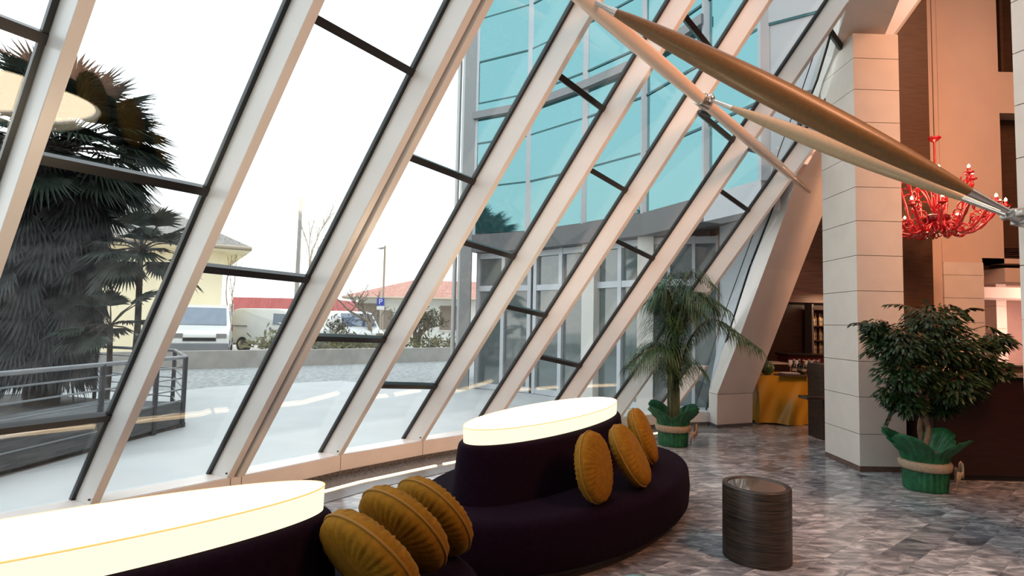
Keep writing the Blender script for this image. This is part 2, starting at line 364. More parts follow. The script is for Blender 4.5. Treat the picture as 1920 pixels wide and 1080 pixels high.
#@@ ROOM
# ---------------------------------------------------------------- stone pillars
def clad_pillar(poly, z0, z1, joints, label, plinth=.06):
    cx = sum(p[0] for p in poly)/len(poly); cy = sum(p[1] for p in poly)/len(poly)
    r = empty('stone_pillar', V((cx, cy, 0)), label, 'pillar')
    zs = [z0+plinth]+[z for z in joints if z0+plinth < z < z1]+[z1]
    m = MB()
    for a, b in zip(zs, zs[1:]): m.prism(poly, a+.003, b-.003)
    m.build('stone_cladding', PALE_STONE, r, bevel=.002)
    inner = [(cx+(x-cx)*(1-.012/max(abs(x-cx), .05)), cy+(y-cy)*(1-.012/max(abs(y-cy), .05))) for x, y in poly]
    MB().prism(inner, z0, z1-.01).build('pillar_core', JOINT, r)
    if plinth: MB().prism([(cx+(x-cx)*.995, cy+(y-cy)*.995) for x, y in poly], z0, z0+plinth).build('pillar_plinth', mat('brown stone plinth', (.13, .07, .05), .4, noise=(20, .2)), r)
    return r
pc = G(1616, 885, 0); pw = .545; pd = .74
PX0, PY0 = pc[0]-.02, pc[1]
jz = [EYE+(619-y)/FPX*PY0 for y in (811, 743, 677, 610, 545, 478, 412, 347, 284, 221, 157, 95)]
clad_pillar([(PX0, PY0), (PX0+pw, PY0+.012), (PX0+pw, PY0+pd), (PX0+.02, PY0+pd)], 0, 5.12, jz, 'tall square pillar of pale stone blocks standing beside the potted ficus')
rp = AT(1906, 330, 4.1)
rx, ry = rp[0], rp[1]
clad_pillar([(rx-.0, ry), (rx+.34, ry-1.0), (rx+1.0, ry-.78), (rx+.66, ry+.22)], 0, 7.9, [.1+.4*i for i in range(1, 19)], 'white stone pillar cut by the right edge of the view, holding the strut node', .06)
# ---------------------------------------------------------------- right-hand walls
def wbox(name, x0, x1, y0, y1, z0, z1, m, label=None, bevel=0): return struct(MB().box(x0, x1, y0, y1, z0, z1).build(name, m, bevel=bevel), label)
def xz(x, y, Y): p = AT(x, y, Y); return p[0], p[2]
YW = 9.0
xa = xz(1762, 300, YW)[0]; xb = xz(1877, 300, YW)[0]; zl = xz(1800, 492, YW)[1]
root = bpy.data.objects.new('wall_right', None); COL.objects.link(root); root.location = (xa, YW, 0); struct(root, 'tall peach plaster wall of the atrium')
MB().box(xa, xb, YW, YW+.4, zl, 8.6).build('upper_wall', PLASTER, root)
MB().box(xa-.16, xa, YW+.01, YW+.5, 0, 8.6).build('wall_return', PLASTER, root)
# window column at the right of that wall
xc = xz(1925, 300, YW)[0]+1.2
z1 = xz(1885, 135, YW)[1]; z2 = xz(1885, 212, YW)[1]; z3 = xz(1890, 500, YW)[1]
MB().box(xb, xc, YW, YW+.4, z2, z1).build('wall_band', PLASTER, root)
MB().box(xb, xc, YW+.35, YW+.4, z1, 8.6).build('dark_opening', BROWNVERT, root)
MB().box(xb, xc, YW-.0, YW+.4, z3-.25, z3-.02).build('wall_band', PLASTER, root)
MB().box(xb, xc, YW+.30, YW+.4, z3-.02, z2).build('dark_opening', BROWNVERT, root)
mm = MB()
for q in range(12): mm.box(xb+.05, xc, YW+.22, YW+.29, z3+q*.03, z3+.014+q*.03)
mm.build('louvre_slats', DARKWOOD, root)
MB().box(xz(1883, 0, YW)[0], xz(1883, 0, YW)[0]+.05, YW+.1, YW+.16, z1, 8.6).build('window_frame', BROWNVERT, root)
xs = xz(1842, 500, YW)[0]
# stone pier below the wall
r = clad_pillar([(xa, YW-.02), (xs, YW-.02), (xs, YW+.5), (xa, YW+.5)], 0, zl, [.55, .95, 1.35, 1.76, 2.15, 2.52], 'peach stone pier behind the ficus carrying the upper wall', .06)
# recessed corridor
wbox('ceiling_corridor', xs, 13, YW, 14.2, zl, zl+.08, PLASTER, 'low ceiling of the corridor behind the reception')
wbox('wall_back', 6.2, 13, 13.2, 13.4, 0, zl, mat('pink lit plaster', (.75, .52, .46), .8, noise=(3, .03)), 'pink lit back wall')
dz0 = xz(1850, 562, 12)[1]
wbox('trim_4', xz(1843, 550, 11.4)[0], 13, 11.4, 12.2, xz(1850, 558, 11.4)[1], xz(1850, 538, 11.4)[1], mat('white cove', (.85, .78, .72), .6), 'white lit cove edge over the corridor')
struct(MB().box(xz(1846, 600, 13)[0], xz(1868, 600, 13)[0], 13.1, 13.19, 0, dz0+.1).build('door_1', BLACK), 'dark doorway in the corridor')
clad_pillar([(xz(1869, 600, 12.4)[0], 12.4), (xz(1888, 600, 12.4)[0], 12.4), (xz(1888, 600, 12.4)[0], 12.8), (xz(1869, 600, 12.4)[0], 12.8)], 0, zl-.01, [.7, 1.2, 1.7, 2.2], 'slim stone pier beside the dark corridor doorway', .06)
# dark wood column right of the pillar
xd0 = xz(1690, 300, 8.4)[0]; xd1 = xz(1745, 300, 8.4)[0]
tag(MB().box(xd0-.5, xd1, 8.4, 8.9, 0, 8.4).build('wood_column', BROWNVERT, loc=V((xd0, 8.6, 0)), bevel=.01), 'tall dark brown wood column rising behind the ficus and the red chandelier', 'column')
# bar zone
zb = xz(1500, 567, 12.3)[1]
wbox('wall_bar_upper', 4.3, 8.0, 12.3, 12.5, zb, 8.4, BROWNWOOD, 'striped brown wood wall above the bar')
wbox('wall_bar_lower', 4.3, 8.0, 12.5, 12.7, 0, zb, DARKWOOD, 'dark wall behind the bar')
wbox('wall_end', 3.75, 3.95, 9.75, 14.2, 0, 8.4, BROWNWOOD, 'wood wall behind the curved beam')
tops = [GL[i]+RD_*10.07 for i in range(nR-1)]
cpoly = [(0.0, -6), (13, -6), (13, 14.4), (4.4, 14.4), (4.4, 7.4), (6.0, 7.2)]+[(p[0], p[1]) for p in tops[::-1]]
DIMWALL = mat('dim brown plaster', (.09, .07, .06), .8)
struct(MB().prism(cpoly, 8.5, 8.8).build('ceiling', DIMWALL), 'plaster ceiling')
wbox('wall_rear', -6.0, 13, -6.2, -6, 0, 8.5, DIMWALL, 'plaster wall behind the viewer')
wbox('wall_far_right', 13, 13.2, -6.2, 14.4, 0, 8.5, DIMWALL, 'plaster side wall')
#@@ FURNITURE
# ---------------------------------------------------------------- sofas
def ell_rings(rings, n=96):
    m = MB(); vs = []
    for (cx, cy, t, a, b, z) in rings:
        for k in range(n):
            q = 2*math.pi*k/n; x, y = a*math.cos(q), b*math.sin(q)
            vs.append((cx+x*math.cos(t)-y*math.sin(t), cy+x*math.sin(t)+y*math.cos(t), z))
    R = len(rings)
    m.add(vs, [(i*n+k, i*n+(k+1) % n, (i+1)*n+(k+1) % n, (i+1)*n+k) for i in range(R-1) for k in range(n)], True)
    m.add(vs[:n], [tuple(range(n))[::-1]]); m.add(vs[-n:], [tuple(range(n))])
    return m
def sofa(seat, lit, label, llabel):
    cx, cy, t, a, b = seat; lx, ly, lt, la, lb = lit
    r = empty('oval_sofa', V((cx, cy, 0)), label, 'sofa', 'oval lounge sofas')
    ell_rings([(cx, cy, t, a-.10, b-.10, 0), (cx, cy, t, a-.10, b-.10, .075)]).build('plinth', WENGE, r)
    R = [(cx, cy, t, a-.06, b-.06, .075), (cx, cy, t, a-.02, b-.02, .09), (cx, cy, t, a, b, .12), (cx, cy, t, a+.01, b+.01, .25), (cx, cy, t, a, b, .35)]
    for k in range(1, 7):
        q = k/6*math.pi/2; R.append((cx, cy, t, a-.07*(1-math.cos(q)), b-.07*(1-math.cos(q)), .35+.07*math.sin(q)))
    R.append((cx, cy, t, a-.5, b-.5, .43))
    ell_rings(R).build('seat', PURPLE, r)
    C = []
    for k in range(9):
        f = k/8; C.append((lx, ly, lt, la+.07-.03*f, lb+.12-.07*f, .40+.35*f))
    C += [(lx, ly, lt, la+.035, lb+.04, .775), (lx, ly, lt, la+.02, lb+.02, .79), (lx, ly, lt, la-.02, lb-.02, .795)]
    ell_rings(C).build('backrest_core', PURPLE, r)
    l = empty('oval_light', V((lx, ly, .79)), llabel, 'lamp', 'glowing oval sofa lights')
    ell_rings([(lx, ly, lt, la, lb, .796), (lx, ly, lt, la+.002, lb+.002, .893)]).build('side_band', LIT_SIDE, l)
    ell_rings([(lx, ly, lt, la-.006, lb-.006, .894), (lx, ly, lt, la-.006, lb-.006, .899)]).build('top_diffuser', LIT_TOP, l)
    m = MB(); pts = []
    for k in range(97):
        q = 2*math.pi*k/96; x, y = (la+.001)*math.cos(q), (lb+.001)*math.sin(q)
        pts.append((lx+x*math.cos(lt)-y*math.sin(lt), ly+x*math.sin(lt)+y*math.cos(lt), .896))
    m.tube(pts, .0035, 6, cap=False).build('rim_edge', LIT_LINE, l)
    pl_ = bpy.data.lights.new('sofa_lamp_glow', 'AREA'); pl_.shape = 'ELLIPSE'; pl_.size = la*1.9; pl_.size_y = lb*1.9; pl_.energy = 14; pl_.color = (1, .78, .5)
    po = bpy.data.objects.new('sofa_lamp_glow', pl_); COL.objects.link(po); po.parent = l; po.location = (0, 0, .13); po.rotation_euler = (math.pi, 0, lt)
    return r
sofa((.477, 4.593, .853, 1.456, .797), (.347, 4.598, .962, 1.058, .306), 'dark purple oval sofa in the middle with three mustard cushions on its right', 'glowing cream oval light capping the middle sofa')
sofa((-1.27, 1.99, .76, 1.42, .80), (-1.435, 1.895, .712, .85, .222), 'dark purple oval sofa in the lower left corner, closest to the camera', 'glowing cream oval light capping the near left sofa')
# ---------------------------------------------------------------- round cushions
def cushion_proto():
    r = empty('round_cushion', (0, 0, 0), 'x', 'cushion', 'round mustard velvet cushions')
    Rr, T = .235, .085; m = MB(); n = 120; prof = []
    for k in range(0, 13):
        q = k/12*math.pi/2; prof.append((Rr*math.sin(q)**.85 if k else 0.0005, T*math.cos(q)**.75 if k < 12 else 0))
    def surf(sgn):
        vs = []
        for rr, z in prof:
            f = (rr/Rr)
            amp = .006*max(0, (f-.45)/.55)*(1-max(0, f-.97)/.03)
            for k in range(n):
                a = 2*math.pi*k/n; ww = amp*(math.cos(a*40)+.5*math.cos(a*57+1))
                vs.append((rr*math.cos(a), rr*math.sin(a), sgn*(max(0, z)+ww*(1 if z > 0 else 0))))
        M = len(prof); fs = [(i*n+k, i*n+(k+1) % n, (i+1)*n+(k+1) % n, (i+1)*n+k) for i in range(M-1) for k in range(n)]
        if sgn > 0: fs = [f[::-1] for f in fs]
        m.add(vs, fs, True)
    surf(1); surf(-1)
    m.build('cushion_body', MUSTARD, r, local=True)
    MB().tube([((Rr+.002)*math.cos(2*math.pi*k/64), (Rr+.002)*math.sin(2*math.pi*k/64), 0) for k in range(65)], .006, 8, cap=False).build('piping', MUSTARD_PIPE, r, local=True)
    return r
CU = [((1114, 875), 3.80, (.80, -.44, .2), 'front mustard cushion leaning on the middle sofa, nearest of its three', .98),
      ((1181, 853), 4.18, (.80, -.32, .50), 'middle mustard cushion of the three on the middle sofa', 1.0),
      ((1205, 817), 4.80, (.88, -.27, .36), 'rear mustard cushion on the middle sofa, beside the indoor palm', 1.0),
      ((693, 1048), 2.28, (.50, .66, .56), 'nearest mustard cushion on the left sofa, cut by the bottom edge', 1.0),
      ((756, 992), 2.58, (.50, .66, .56), 'middle mustard cushion of the three on the left sofa', 1.0),
      ((812, 968), 2.86, (.54, .66, .52), 'farthest mustard cushion on the left sofa, in front of the purple seat', .98)]
proto = cushion_proto()
for i, (px, Y, nv, lab, sc) in enumerate(CU):
    o = proto if i == 0 else copy_tree(proto)
    o.location = V(AT(px[0], px[1], Y)); o.rotation_euler = V(nv).to_track_quat('Z', 'Y').to_euler(); o.scale = (sc, sc, sc); o['label'] = lab
# ---------------------------------------------------------------- drum table and glass table
sx_, sy_ = 1.755, 4.03
r = empty('drum_table', (sx_, sy_, 0), 'streaked dark wood drum side table with an inset glossy top, right of the middle sofa', 'table')
MB().lathe([(.226, 0), (.226, .492), (.224, .497), (.219, .5), (.193, .5), (.19, .497), (.188, .49)], 64, (sx_, sy_, 0)).build('drum_body', WENGE, r)
MB().lathe([(.188, .486), (.188, .492)], 64, (sx_, sy_, 0)).build('inset_top', mat('glossy brown glass top', (.10, .07, .055), .06, coat=1), r)
tx, ty = .70, 2.46
r = empty('glass_table', (tx, ty, 0), 'round low glass table just showing at the bottom edge of the view', 'table')
MB().lathe([(.33, .385), (.335, .39), (.335, .398), (.33, .402)], 72, (tx, ty, 0)).build('glass_top', mat('green grey table glass', (.10, .13, .11), .04, coat=1, spec=.8), r)
MB().lathe([(.335, .372), (.338, .376), (.338, .384), (.335, .387)], 72, (tx, ty, 0)).build('metal_rim', mat('dull brass rim', (.22, .18, .12), .35, .6), r)
MB().lathe([(.16, 0), (.16, .012), (.03, .03), (.025, .37)], 32, (tx, ty, 0)).build('pedestal', STEEL, r)
#@@ STRUTS
# ---------------------------------------------------------------- tubular struts
def raf(i, px, off):   # point on the inner edge line of rafter i nearest the pixel ray, moved inwards
    b = BP[i]-CH[i]*RW*.5-OUT[i]*off; d = ray(*px); d = d/np.linalg.norm(d); w0 = b-EYEP
    a_, b2, c2 = RD_@RD_, RD_@d, d@d; dd, ee = RD_@w0, d@w0
    t = (b2*ee-c2*dd)/(a_*c2-b2*b2); return b+RD_*t
PA = raf(5, (1120, 22), .12); PB = raf(8, (1404, 268), .12)
def on_tube_px(px):  # point on line PA-PB nearest pixel ray
    u = PB-PA; u = u/np.linalg.norm(u); d = ray(*px); d = d/np.linalg.norm(d); w0 = PA-EYEP
    b2 = u@d; t = (b2*(d@w0)-(u@w0))/(1-b2*b2); return PA+u*t
TUBEW = mat('glossy cream painted steel', (.74, .60, .50), .18, coat=.6, noise=(3, .02))
T0 = on_tube_px((960, -160)); TN = on_tube_px((1320, 190)); TE = on_tube_px((1517, 360)); TA = on_tube_px((1138, -8))
r = empty('tube_beam', V(TN), 'thick glossy cream tube running across the rafters from the upper middle to a pointed end', 'beam')
def lerp(a, b, t): return a+(b-a)*t
def spindle(m, a, b, prof, n=28): return m.tube([lerp(a, b, t) for t, _ in prof], [q for _, q in prof], n)
m = MB(); spindle(m, T0, TN, [(0, .05), (.25, .066), (.5, .072), (.75, .069), (1, .058)]); m.build('upper_tube', TUBEW, r)
m = MB(); spindle(m, TN, TE, [(0, .055), (.3, .064), (.6, .058), (.85, .045), (.97, .034), (1, .026)]); m.build('lower_tube', TUBEW, r)
u = (TE-TN)/np.linalg.norm(TE-TN)
m = MB(); m.tube([TN-u*.10, TN-u*.095, TN+u*.06, TN+u*.07], [.066, .074, .074, .060], 28); m.build('collar', STEEL, r, bevel=.003)
MB().lathe([(.001, -.045), (.03, -.035), (.042, 0), (.03, .035), (.001, .045)], 16, tuple(TN+np.array([.05, -.06, .01]))).build('collar_knuckle', STEEL, r)
m = MB()
for i in (5, 6, 7, 8):
    i_px = {5: (1138, 38), 6: (1238, 126), 7: (1327, 218), 8: (1412, 283)}[i]
    p = raf(i, i_px, .03); m.bar(p-CH[i]*.03, p+CH[i]*.16, .05, .035)
m.build('clamp_brackets', GASKET, r)
ND = AT(1903, 402, 3.95)
def strut(a, b, R, m_, lab, s0, s1, neck):
    r = empty('tapered_strut', V(lerp(a, b, .5)), lab, 'strut', 'spindle-shaped struts meeting at the right pillar')
    prof = []
    for k in range(25):
        t = k/24; tt = s0+(s1-s0)*t; prof.append((tt, neck+(R-neck)*math.sin(math.pi*t)**.8))
    m = MB(); spindle(m, a, b, prof, 32); m.build('shaft', m_, r)
    m = MB(); spindle(m, a, b, [(.005, .018), (s0*.55, .02), (s0, neck*1.05)], 20); m.build('steel_neck', STEEL, r)
    m = MB(); spindle(m, a, b, [(s1, neck*1.05), (s1+(1-s1)*.55, .02), (.985, .018)], 20); m.build('steel_neck', STEEL, r)
    return r
TA2 = on_tube_px((1128, -15))
strut(TA2+np.array([0, -.06, 0]), ND, .105, mat('bronze brown painted steel', (.15, .078, .024), .42, noise=(40, .1), coat=.08), 'long brown spindle strut crossing from the top to the right pillar, the upper of two', .06, .90, .03)
strut(TN+np.array([.05, -.05, 0]), ND+np.array([-.02, 0, -.02]), .072, mat('beige painted steel', (.34, .25, .145), .4, noise=(40, .06), coat=.1), 'beige spindle strut running from the tube collar to the right pillar, the lower of two', .10, .88, .024)
r = empty('strut_node', V(ND), 'cast grey steel node on the right pillar where both struts meet', 'bracket')
e = V(ND); pin = V((rx+.02, ry-.02, ND[2]-.05))
CAST = mat('cast grey steel', (.42, .41, .40), .35, .7, noise=(10, .15))
MB().tube([e+V((-.03, .0, .01)), e+V((.03, .0, -.01)), e+V((.12, .03, -.02))], [.035, .06, .05], 20).build('knuckle', CAST, r)
MB().bar(e+V((.02, 0, -.02)), e+V((.30, .02, -.06)), .12, .10).build('bracket_arm', CAST, r, bevel=.01)
MB().tube([e+V((.0, -.09, 0)), e+V((.0, .09, 0))], .03, 16).build('pivot_pin', STEEL, r)
#@@ DETAILS
# ---------------------------------------------------------------- reception and bar
DARKRED = mat('dark reddish lacquered wood', (.018, .005, .004), .35, noise=(4, .4), stretch=(1, 1, 20))
cy0 = 6.15; cx0 = 4.60
r = empty('reception_desk', (cx0+1.5, cy0+.3, 0), 'long dark reception desk with thin steel edged tops behind the ficus', 'desk')
zt = 1.6-(703-625)*cy0/FPX
MB().box(cx0, cx0+3.3, cy0, cy0+.65, .06, zt-.02).build('desk_body', DARKRED, r, bevel=.006)
MB().box(cx0+.05, cx0+3.25, cy0+.04, cy0+.6, 0, .06).build('desk_plinth', BLACK, r)
MB().box(cx0-.02, cx0+3.3, cy0-.05, cy0+.4, zt-.02, zt+.012).build('counter_top', mat('satin steel edge', (.55, .45, .4), .3, .7), r, bevel=.003)
MB().box(cx0+.9, cx0+3.3, cy0+.25, cy0+.62, zt+.012, zt+.085).build('raised_shelf_front', DARKWOOD, r)
MB().box(cx0+.85, cx0+3.3, cy0+.22, cy0+.66, zt+.085, zt+.10).build('raised_shelf', STEEL, r, bevel=.003)
# lectern / partition with thin shelf
q0 = G(1548, 826, 0); Yq = q0[1]
r = empty('dark_partition', V((q0[0], Yq, 0)), 'waist high dark veneered post with a thin shelf, left of the stone pillar', 'partition')
zt2 = 1.6-(684-618.5)*Yq/FPX
MB().box(q0[0]-.04, q0[0]+.25, Yq, Yq+.4, 0, zt2).build('post_body', WENGE, r, bevel=.004)
zs2 = 1.6-(743-618)*Yq/FPX
MB().box(q0[0]-.34, q0[0]+.2, Yq-.15, Yq+.1, zs2-.03, zs2+.01).build('thin_shelf', WENGE, r, bevel=.003)
# buffet table with cloth
YT = 9.45; X0 = 4.14; X1 = 5.70; TZ = .80
r = empty('buffet_table', (X0+.8, YT+.45, 0), 'long buffet table hidden under a golden satin cloth by the bar', 'table')
MB().box(X0+.05, X1-.05, YT+.04, YT+.86, TZ-.03, TZ).build('tabletop', DARKWOOD, r)
for ax in (X0+.1, X1-.1):
    for ay in (YT+.1, YT+.8): MB().box(ax-.02, ax+.02, ay-.02, ay+.02, 0, TZ-.03).build('leg', STEEL, r)
GOLD = mat('golden satin cloth', (.46, .24, .018), .26, sheen=.3, spec=.6)
m = MB(); per = []; NN = 220
def perim(s_):
    L1, L2 = X1-X0, .9
    s_ = s_ % (2*(L1+L2))
    if s_ < L1: return X0+s_, YT, 0, -1
    s_ -= L1
    if s_ < L2: return X1, YT+s_, 1, 0
    s_ -= L2
    if s_ < L1: return X1-s_, YT+.9, 0, 1
    return X0, YT+.9-(s_-L1), -1, 0
tot = 2*(X1-X0+.9); vs = []; ZN = 14
for k in range(NN):
    s_ = tot*k/NN; x, y, nx, ny = perim(s_)
    for j in range(ZN):
        h = j/(ZN-1); z = TZ+.006-h*(TZ+.004-.012); diag = s_+h*.34
        fold = (.035*math.sin(diag*9.5)+.03*max(0, math.sin(diag*4.1+1))**3+.018*math.sin(diag*23+2))*1.6*h**.8+.03*h
        if j == 0: fold = .004
        vs.append((x+nx*fold, y+ny*fold, z+(.012*math.sin(s_*7) if j == ZN-1 else 0)))
m.add(vs, [(k*ZN+j, ((k+1) % NN)*ZN+j, ((k+1) % NN)*ZN+j+1, k*ZN+j+1) for k in range(NN) for j in range(ZN-1)], True)
m.add([(X0-.004, YT-.004, TZ+.006), (X1+.004, YT-.004, TZ+.006), (X1+.004, YT+.904, TZ+.006), (X0-.004, YT+.904, TZ+.006)], [(0, 1, 2, 3)])
tag(m.build('tablecloth', GOLD, loc=V((X0+.8, YT+.45, TZ))), 'golden satin tablecloth hanging in diagonal folds to the floor', 'tablecloth')
TT = TZ+.009
p = AT(1438, 700, 9.55)
tag(MB().lathe([(.001, -.12), (.06, -.105), (.105, -.06), (.12, 0), (.105, .06), (.06, .10), (.001, .112)], 24, (p[0], 9.55, TT+.12)).build('watermelon', mat('dark green melon rind', (.03, .07, .012), .4, noise=(9, .6), stretch=(1, 1, .3)), loc=V((p[0], 9.55, TT))), 'round dark green melon at the left end of the buffet table', 'melon')
tag(MB().box(p[0]-.1, p[0]+.85, 9.3, 9.62, TT, TT+.022).build('wood_board', DARKWOOD, loc=V((p[0]+.3, 9.45, TT)), bevel=.004) if False else MB().box(p[0]+.16, p[0]+.62, 9.32, 9.66, TT, TT+.02).build('serving_board', DARKWOOD, loc=V((p[0]+.4, 9.5, TT)), bevel=.004), 'dark serving board on the golden buffet cloth', 'board')
WHITEC = mat('white china', (.75, .72, .68), .2)
pp = AT(1480, 704, 9.5)
for k in range(3):
    tag(MB().lathe([(.06, 0), (.07, .004), (.16, .014), (.165, .018), (.15, .016), (.06, .008)], 32, (pp[0], 9.5, TT+.021+k*.016 if False else TT+.001+k*.0165)).build('plate', WHITEC, loc=V((pp[0], 9.5, TT+k*.0165))), ['bottom white plate of the small stack on the buffet', 'middle white plate of the small stack on the buffet', 'top white plate of the small stack on the buffet'][k], 'plate', 'white plates on the buffet')
def bottle(name, x, y, z, h, rr, m_, cm, label, cat, grp):
    r = empty(name, V((x, y, z)), label, cat, grp)
    MB().lathe([(rr*.9, 0), (rr, .01), (rr, h*.58), (rr*.8, h*.66), (rr*.38, h*.74), (rr*.34, h*.93)], 12, (x, y, z)).build('bottle_glass', m_, r)
    MB().lathe([(rr*.42, h*.90), (rr*.42, h), (rr*.2, h)], 10, (x, y, z)).build('cap', cm, r)
    MB().lathe([(rr*1.02, h*.25), (rr*1.02, h*.42)], 12, (x, y, z)).build('label', cm, r)
    return r
def simple_copy(o, loc, label, group=None):
    c = copy_tree(o); c.location = loc; c['label'] = label
    if group: c['group'] = group
    return c
WINEG = mat('dark wine glass', (.012, .014, .008), .12, coat=.5)
CAPM = mat('pale label', (.30, .25, .20), .6)
bz = None
pos = [(1489, 9.7), (1499, 9.78), (1507, 9.62), (1517, 9.75), (1527, 9.65), (1536, 9.8), (1533, 9.5)]
words = ['leftmost', 'second from left', 'third from left', 'fourth from left', 'fifth from left', 'rearmost right-hand', 'rightmost front']
for k, (px, Y) in enumerate(pos):
    p = AT(px, 690, Y); lab = '%s dark bottle standing on the golden buffet table' % words[k]
    if bz is None: bz = bottle('wine_bottle', p[0], Y, TT, .27, .04, WINEG, CAPM, lab, 'bottle', 'dark bottles on the buffet')
    else: simple_copy(bz, V((p[0], Y, TT)), lab)
gz = None
for k, (px, Y) in enumerate([(1482, 9.95), (1494, 9.98), (1512, 9.93), (1523, 9.98)]):
    p = AT(px, 690, Y); lab = '%s clear wine glass behind the buffet bottles' % ['first', 'second', 'third', 'last'][k]
    if gz is None:
        gz = empty('wine_glass', V((p[0], Y, TT)), lab, 'glass', 'wine glasses on the buffet')
        MB().lathe([(.035, 0), (.03, .003), (.004, .006), (.004, .12)], 16, (p[0], Y, TT)).build('stem', CAPM, gz)
        MB().lathe([(.004, .12), (.03, .14), (.04, .18), (.032, .24)], 16, (p[0], Y, TT)).build('bowl', mat('pale glass', (.6, .6, .6), .1, spec=.8), gz)
    else: simple_copy(gz, V((p[0], Y, TT)), lab)
# small dark sideboard left on the buffet side
p = AT(1450, 690, 10.6)
r = empty('dark_cabinet', (p[0], 10.8, 0), 'small dark service cabinet with a pale top behind the melon', 'cabinet')
MB().box(p[0]-.35, p[0]+.25, 10.55, 11.0, 0, .93).build('cabinet_body', DARKRED, r, bevel=.005)
MB().box(p[0]-.37, p[0]+.27, 10.53, 11.02, .93, .96).build('cabinet_top', mat('pale stone top', (.5, .45, .42), .3), r)
# red bar front and back bar shelf
MB().box
RED = mat('dark red lacquer', (.12, .008, .008), .35)
bar0 = AT(1488, 680, 11.3)
r = empty('bar_counter', (6.4, 11.5, 0), 'dark red bar counter behind the buffet bottles', 'counter')
MB().box(bar0[0]-.1, 7.9, 11.3, 11.8, 0, 1.6-(668-617)*11.3/FPX).build('counter_front', RED, r, bevel=.01)
MB().box(bar0[0]-.12, 7.9, 11.27, 11.85, 1.6-(668-617)*11.3/FPX, 1.6-(664-617)*11.3/FPX).build('counter_top', DARKRED, r)
s0 = AT(1524, 600, 12.1); s1 = AT(1558, 600, 12.1); zA = AT(1540, 664, 12.1)[2]; zB = AT(1540, 581, 12.1)[2]
r = empty('bottle_shelf', (s0[0]+.5, 12.25, 0), 'lit back bar shelf unit with grey metal posts and rows of bottles', 'shelf')
FR = mat('grey steel post', (.28, .27, .26), .35, .6)
SHB = mat('warm backlit shelf panel', (.12, .04, .02), .5)
MB().box(s0[0], s0[0]+1.9, 12.4, 12.44, zA-.9, zB).build('back_panel', SHB, r)
for x in (s0[0], s0[0]+.62-.03, s0[0]+1.24, s0[0]+1.86): MB().box(x-.02, x+.02, 12.1, 12.4, 0, zB+.12).build('post', FR, r)
zsh = [AT(1540, y, 12.2)[2] for y in (663, 638, 611)]
for z in zsh: MB().box(s0[0]+.02, s0[0]+1.85, 12.12, 12.4, z-.02, z).build('shelf_board', DARKWOOD, r)
MB().box(s0[0], s0[0]+1.88, 12.1, 12.42, zB, zB+.05).build('top_board', DARKWOOD, r)
AMB = mat('amber spirit bottle', (.55, .35, .16), .15, coat=.5, emit=((1, .6, .3), .10)); 
AMB = mat('amber spirits', (.6, .42, .2), .2, coat=.5)
l = bpy.data.lights.new('shelf_lamp', 'AREA'); l.shape = 'RECTANGLE'; l.size = .9; l.size_y = .1; l.energy = 9; l.color = (1, .7, .45)
lo = bpy.data.objects.new('shelf_lamp', l); COL.objects.link(lo); lo.location = (s0[0]+.5, 11.95, zB+.25); lo.rotation_euler = (V((s0[0]+.5, 12.3, zA+.2))-V(lo.location)).to_track_quat('-Z', 'Y').to_euler()
rows = ['bottom', 'middle', 'top']; bz = None
for j, z in enumerate(zsh):
    for k in range(8):
        x = s0[0]+.07+k*.068+(.05 if k > 6 else 0); y = 12.2+.05*(k % 2)
        lab = 'amber bottle, number %s from the left on the %s shelf of the back bar' % (['one', 'two', 'three', 'four', 'five', 'six', 'seven', 'eight'][k], rows[j])
        if bz is None: bz = bottle('spirit_bottle', x, y, z, .25, .026, AMB, CAPM, lab, 'bottle', 'bottles on the back bar shelves')
        else:
            c = simple_copy(bz, V((x, y, z)), lab); c.scale = (1, 1, rnd.uniform(.85, 1.08))
# ---------------------------------------------------------------- chandelier
RG_ = mat('red blown glass', (.62, .006, .012), .08, coat=1, spec=.8)
BULB = emis('warm candle bulb', (1, .72, .38), 22)
cc = AT(1755, 400, 7.6); CX, CY, CZ = cc
def AZ(y): return AT(1755, y, 7.6)[2]
ch = empty('chandelier', V((CX, CY, AZ(400))), 'red blown glass chandelier with many curling arms hanging beyond the stone pillar', 'chandelier')
top = AZ(256); bot = AZ(437)
MB().lathe([(.002, top), (.07, top-.01), (.085, top-.03), (.05, top-.06), (.02, top-.08)][::-1], 24, (CX, CY, 0)).build('canopy_cup', RG_, ch)
hub = AZ(405)
MB().lathe([(.012, hub), (.022, hub+.08), (.014, hub+.15), (.03, hub+.22), (.013, hub+.3), (.013, top-.07)], 16, (CX, CY, 0)).build('stem', RG_, ch)
MB().lathe([(.004, bot), (.02, bot+.03), (.012, bot+.06), (.06, bot+.10), (.15, bot+.16), (.17, bot+.22), (.13, bot+.25), (.03, bot+.26)], 32, (CX, CY, 0)).build('centre_bowl', mat('deep red glass', (.16, .002, .006), .1, coat=1), ch)
MB().tube([(CX, CY, top-.01), (CX, CY, 8.5)], .005, 6).build('suspension_cable', BLACK, ch)
NA = 14
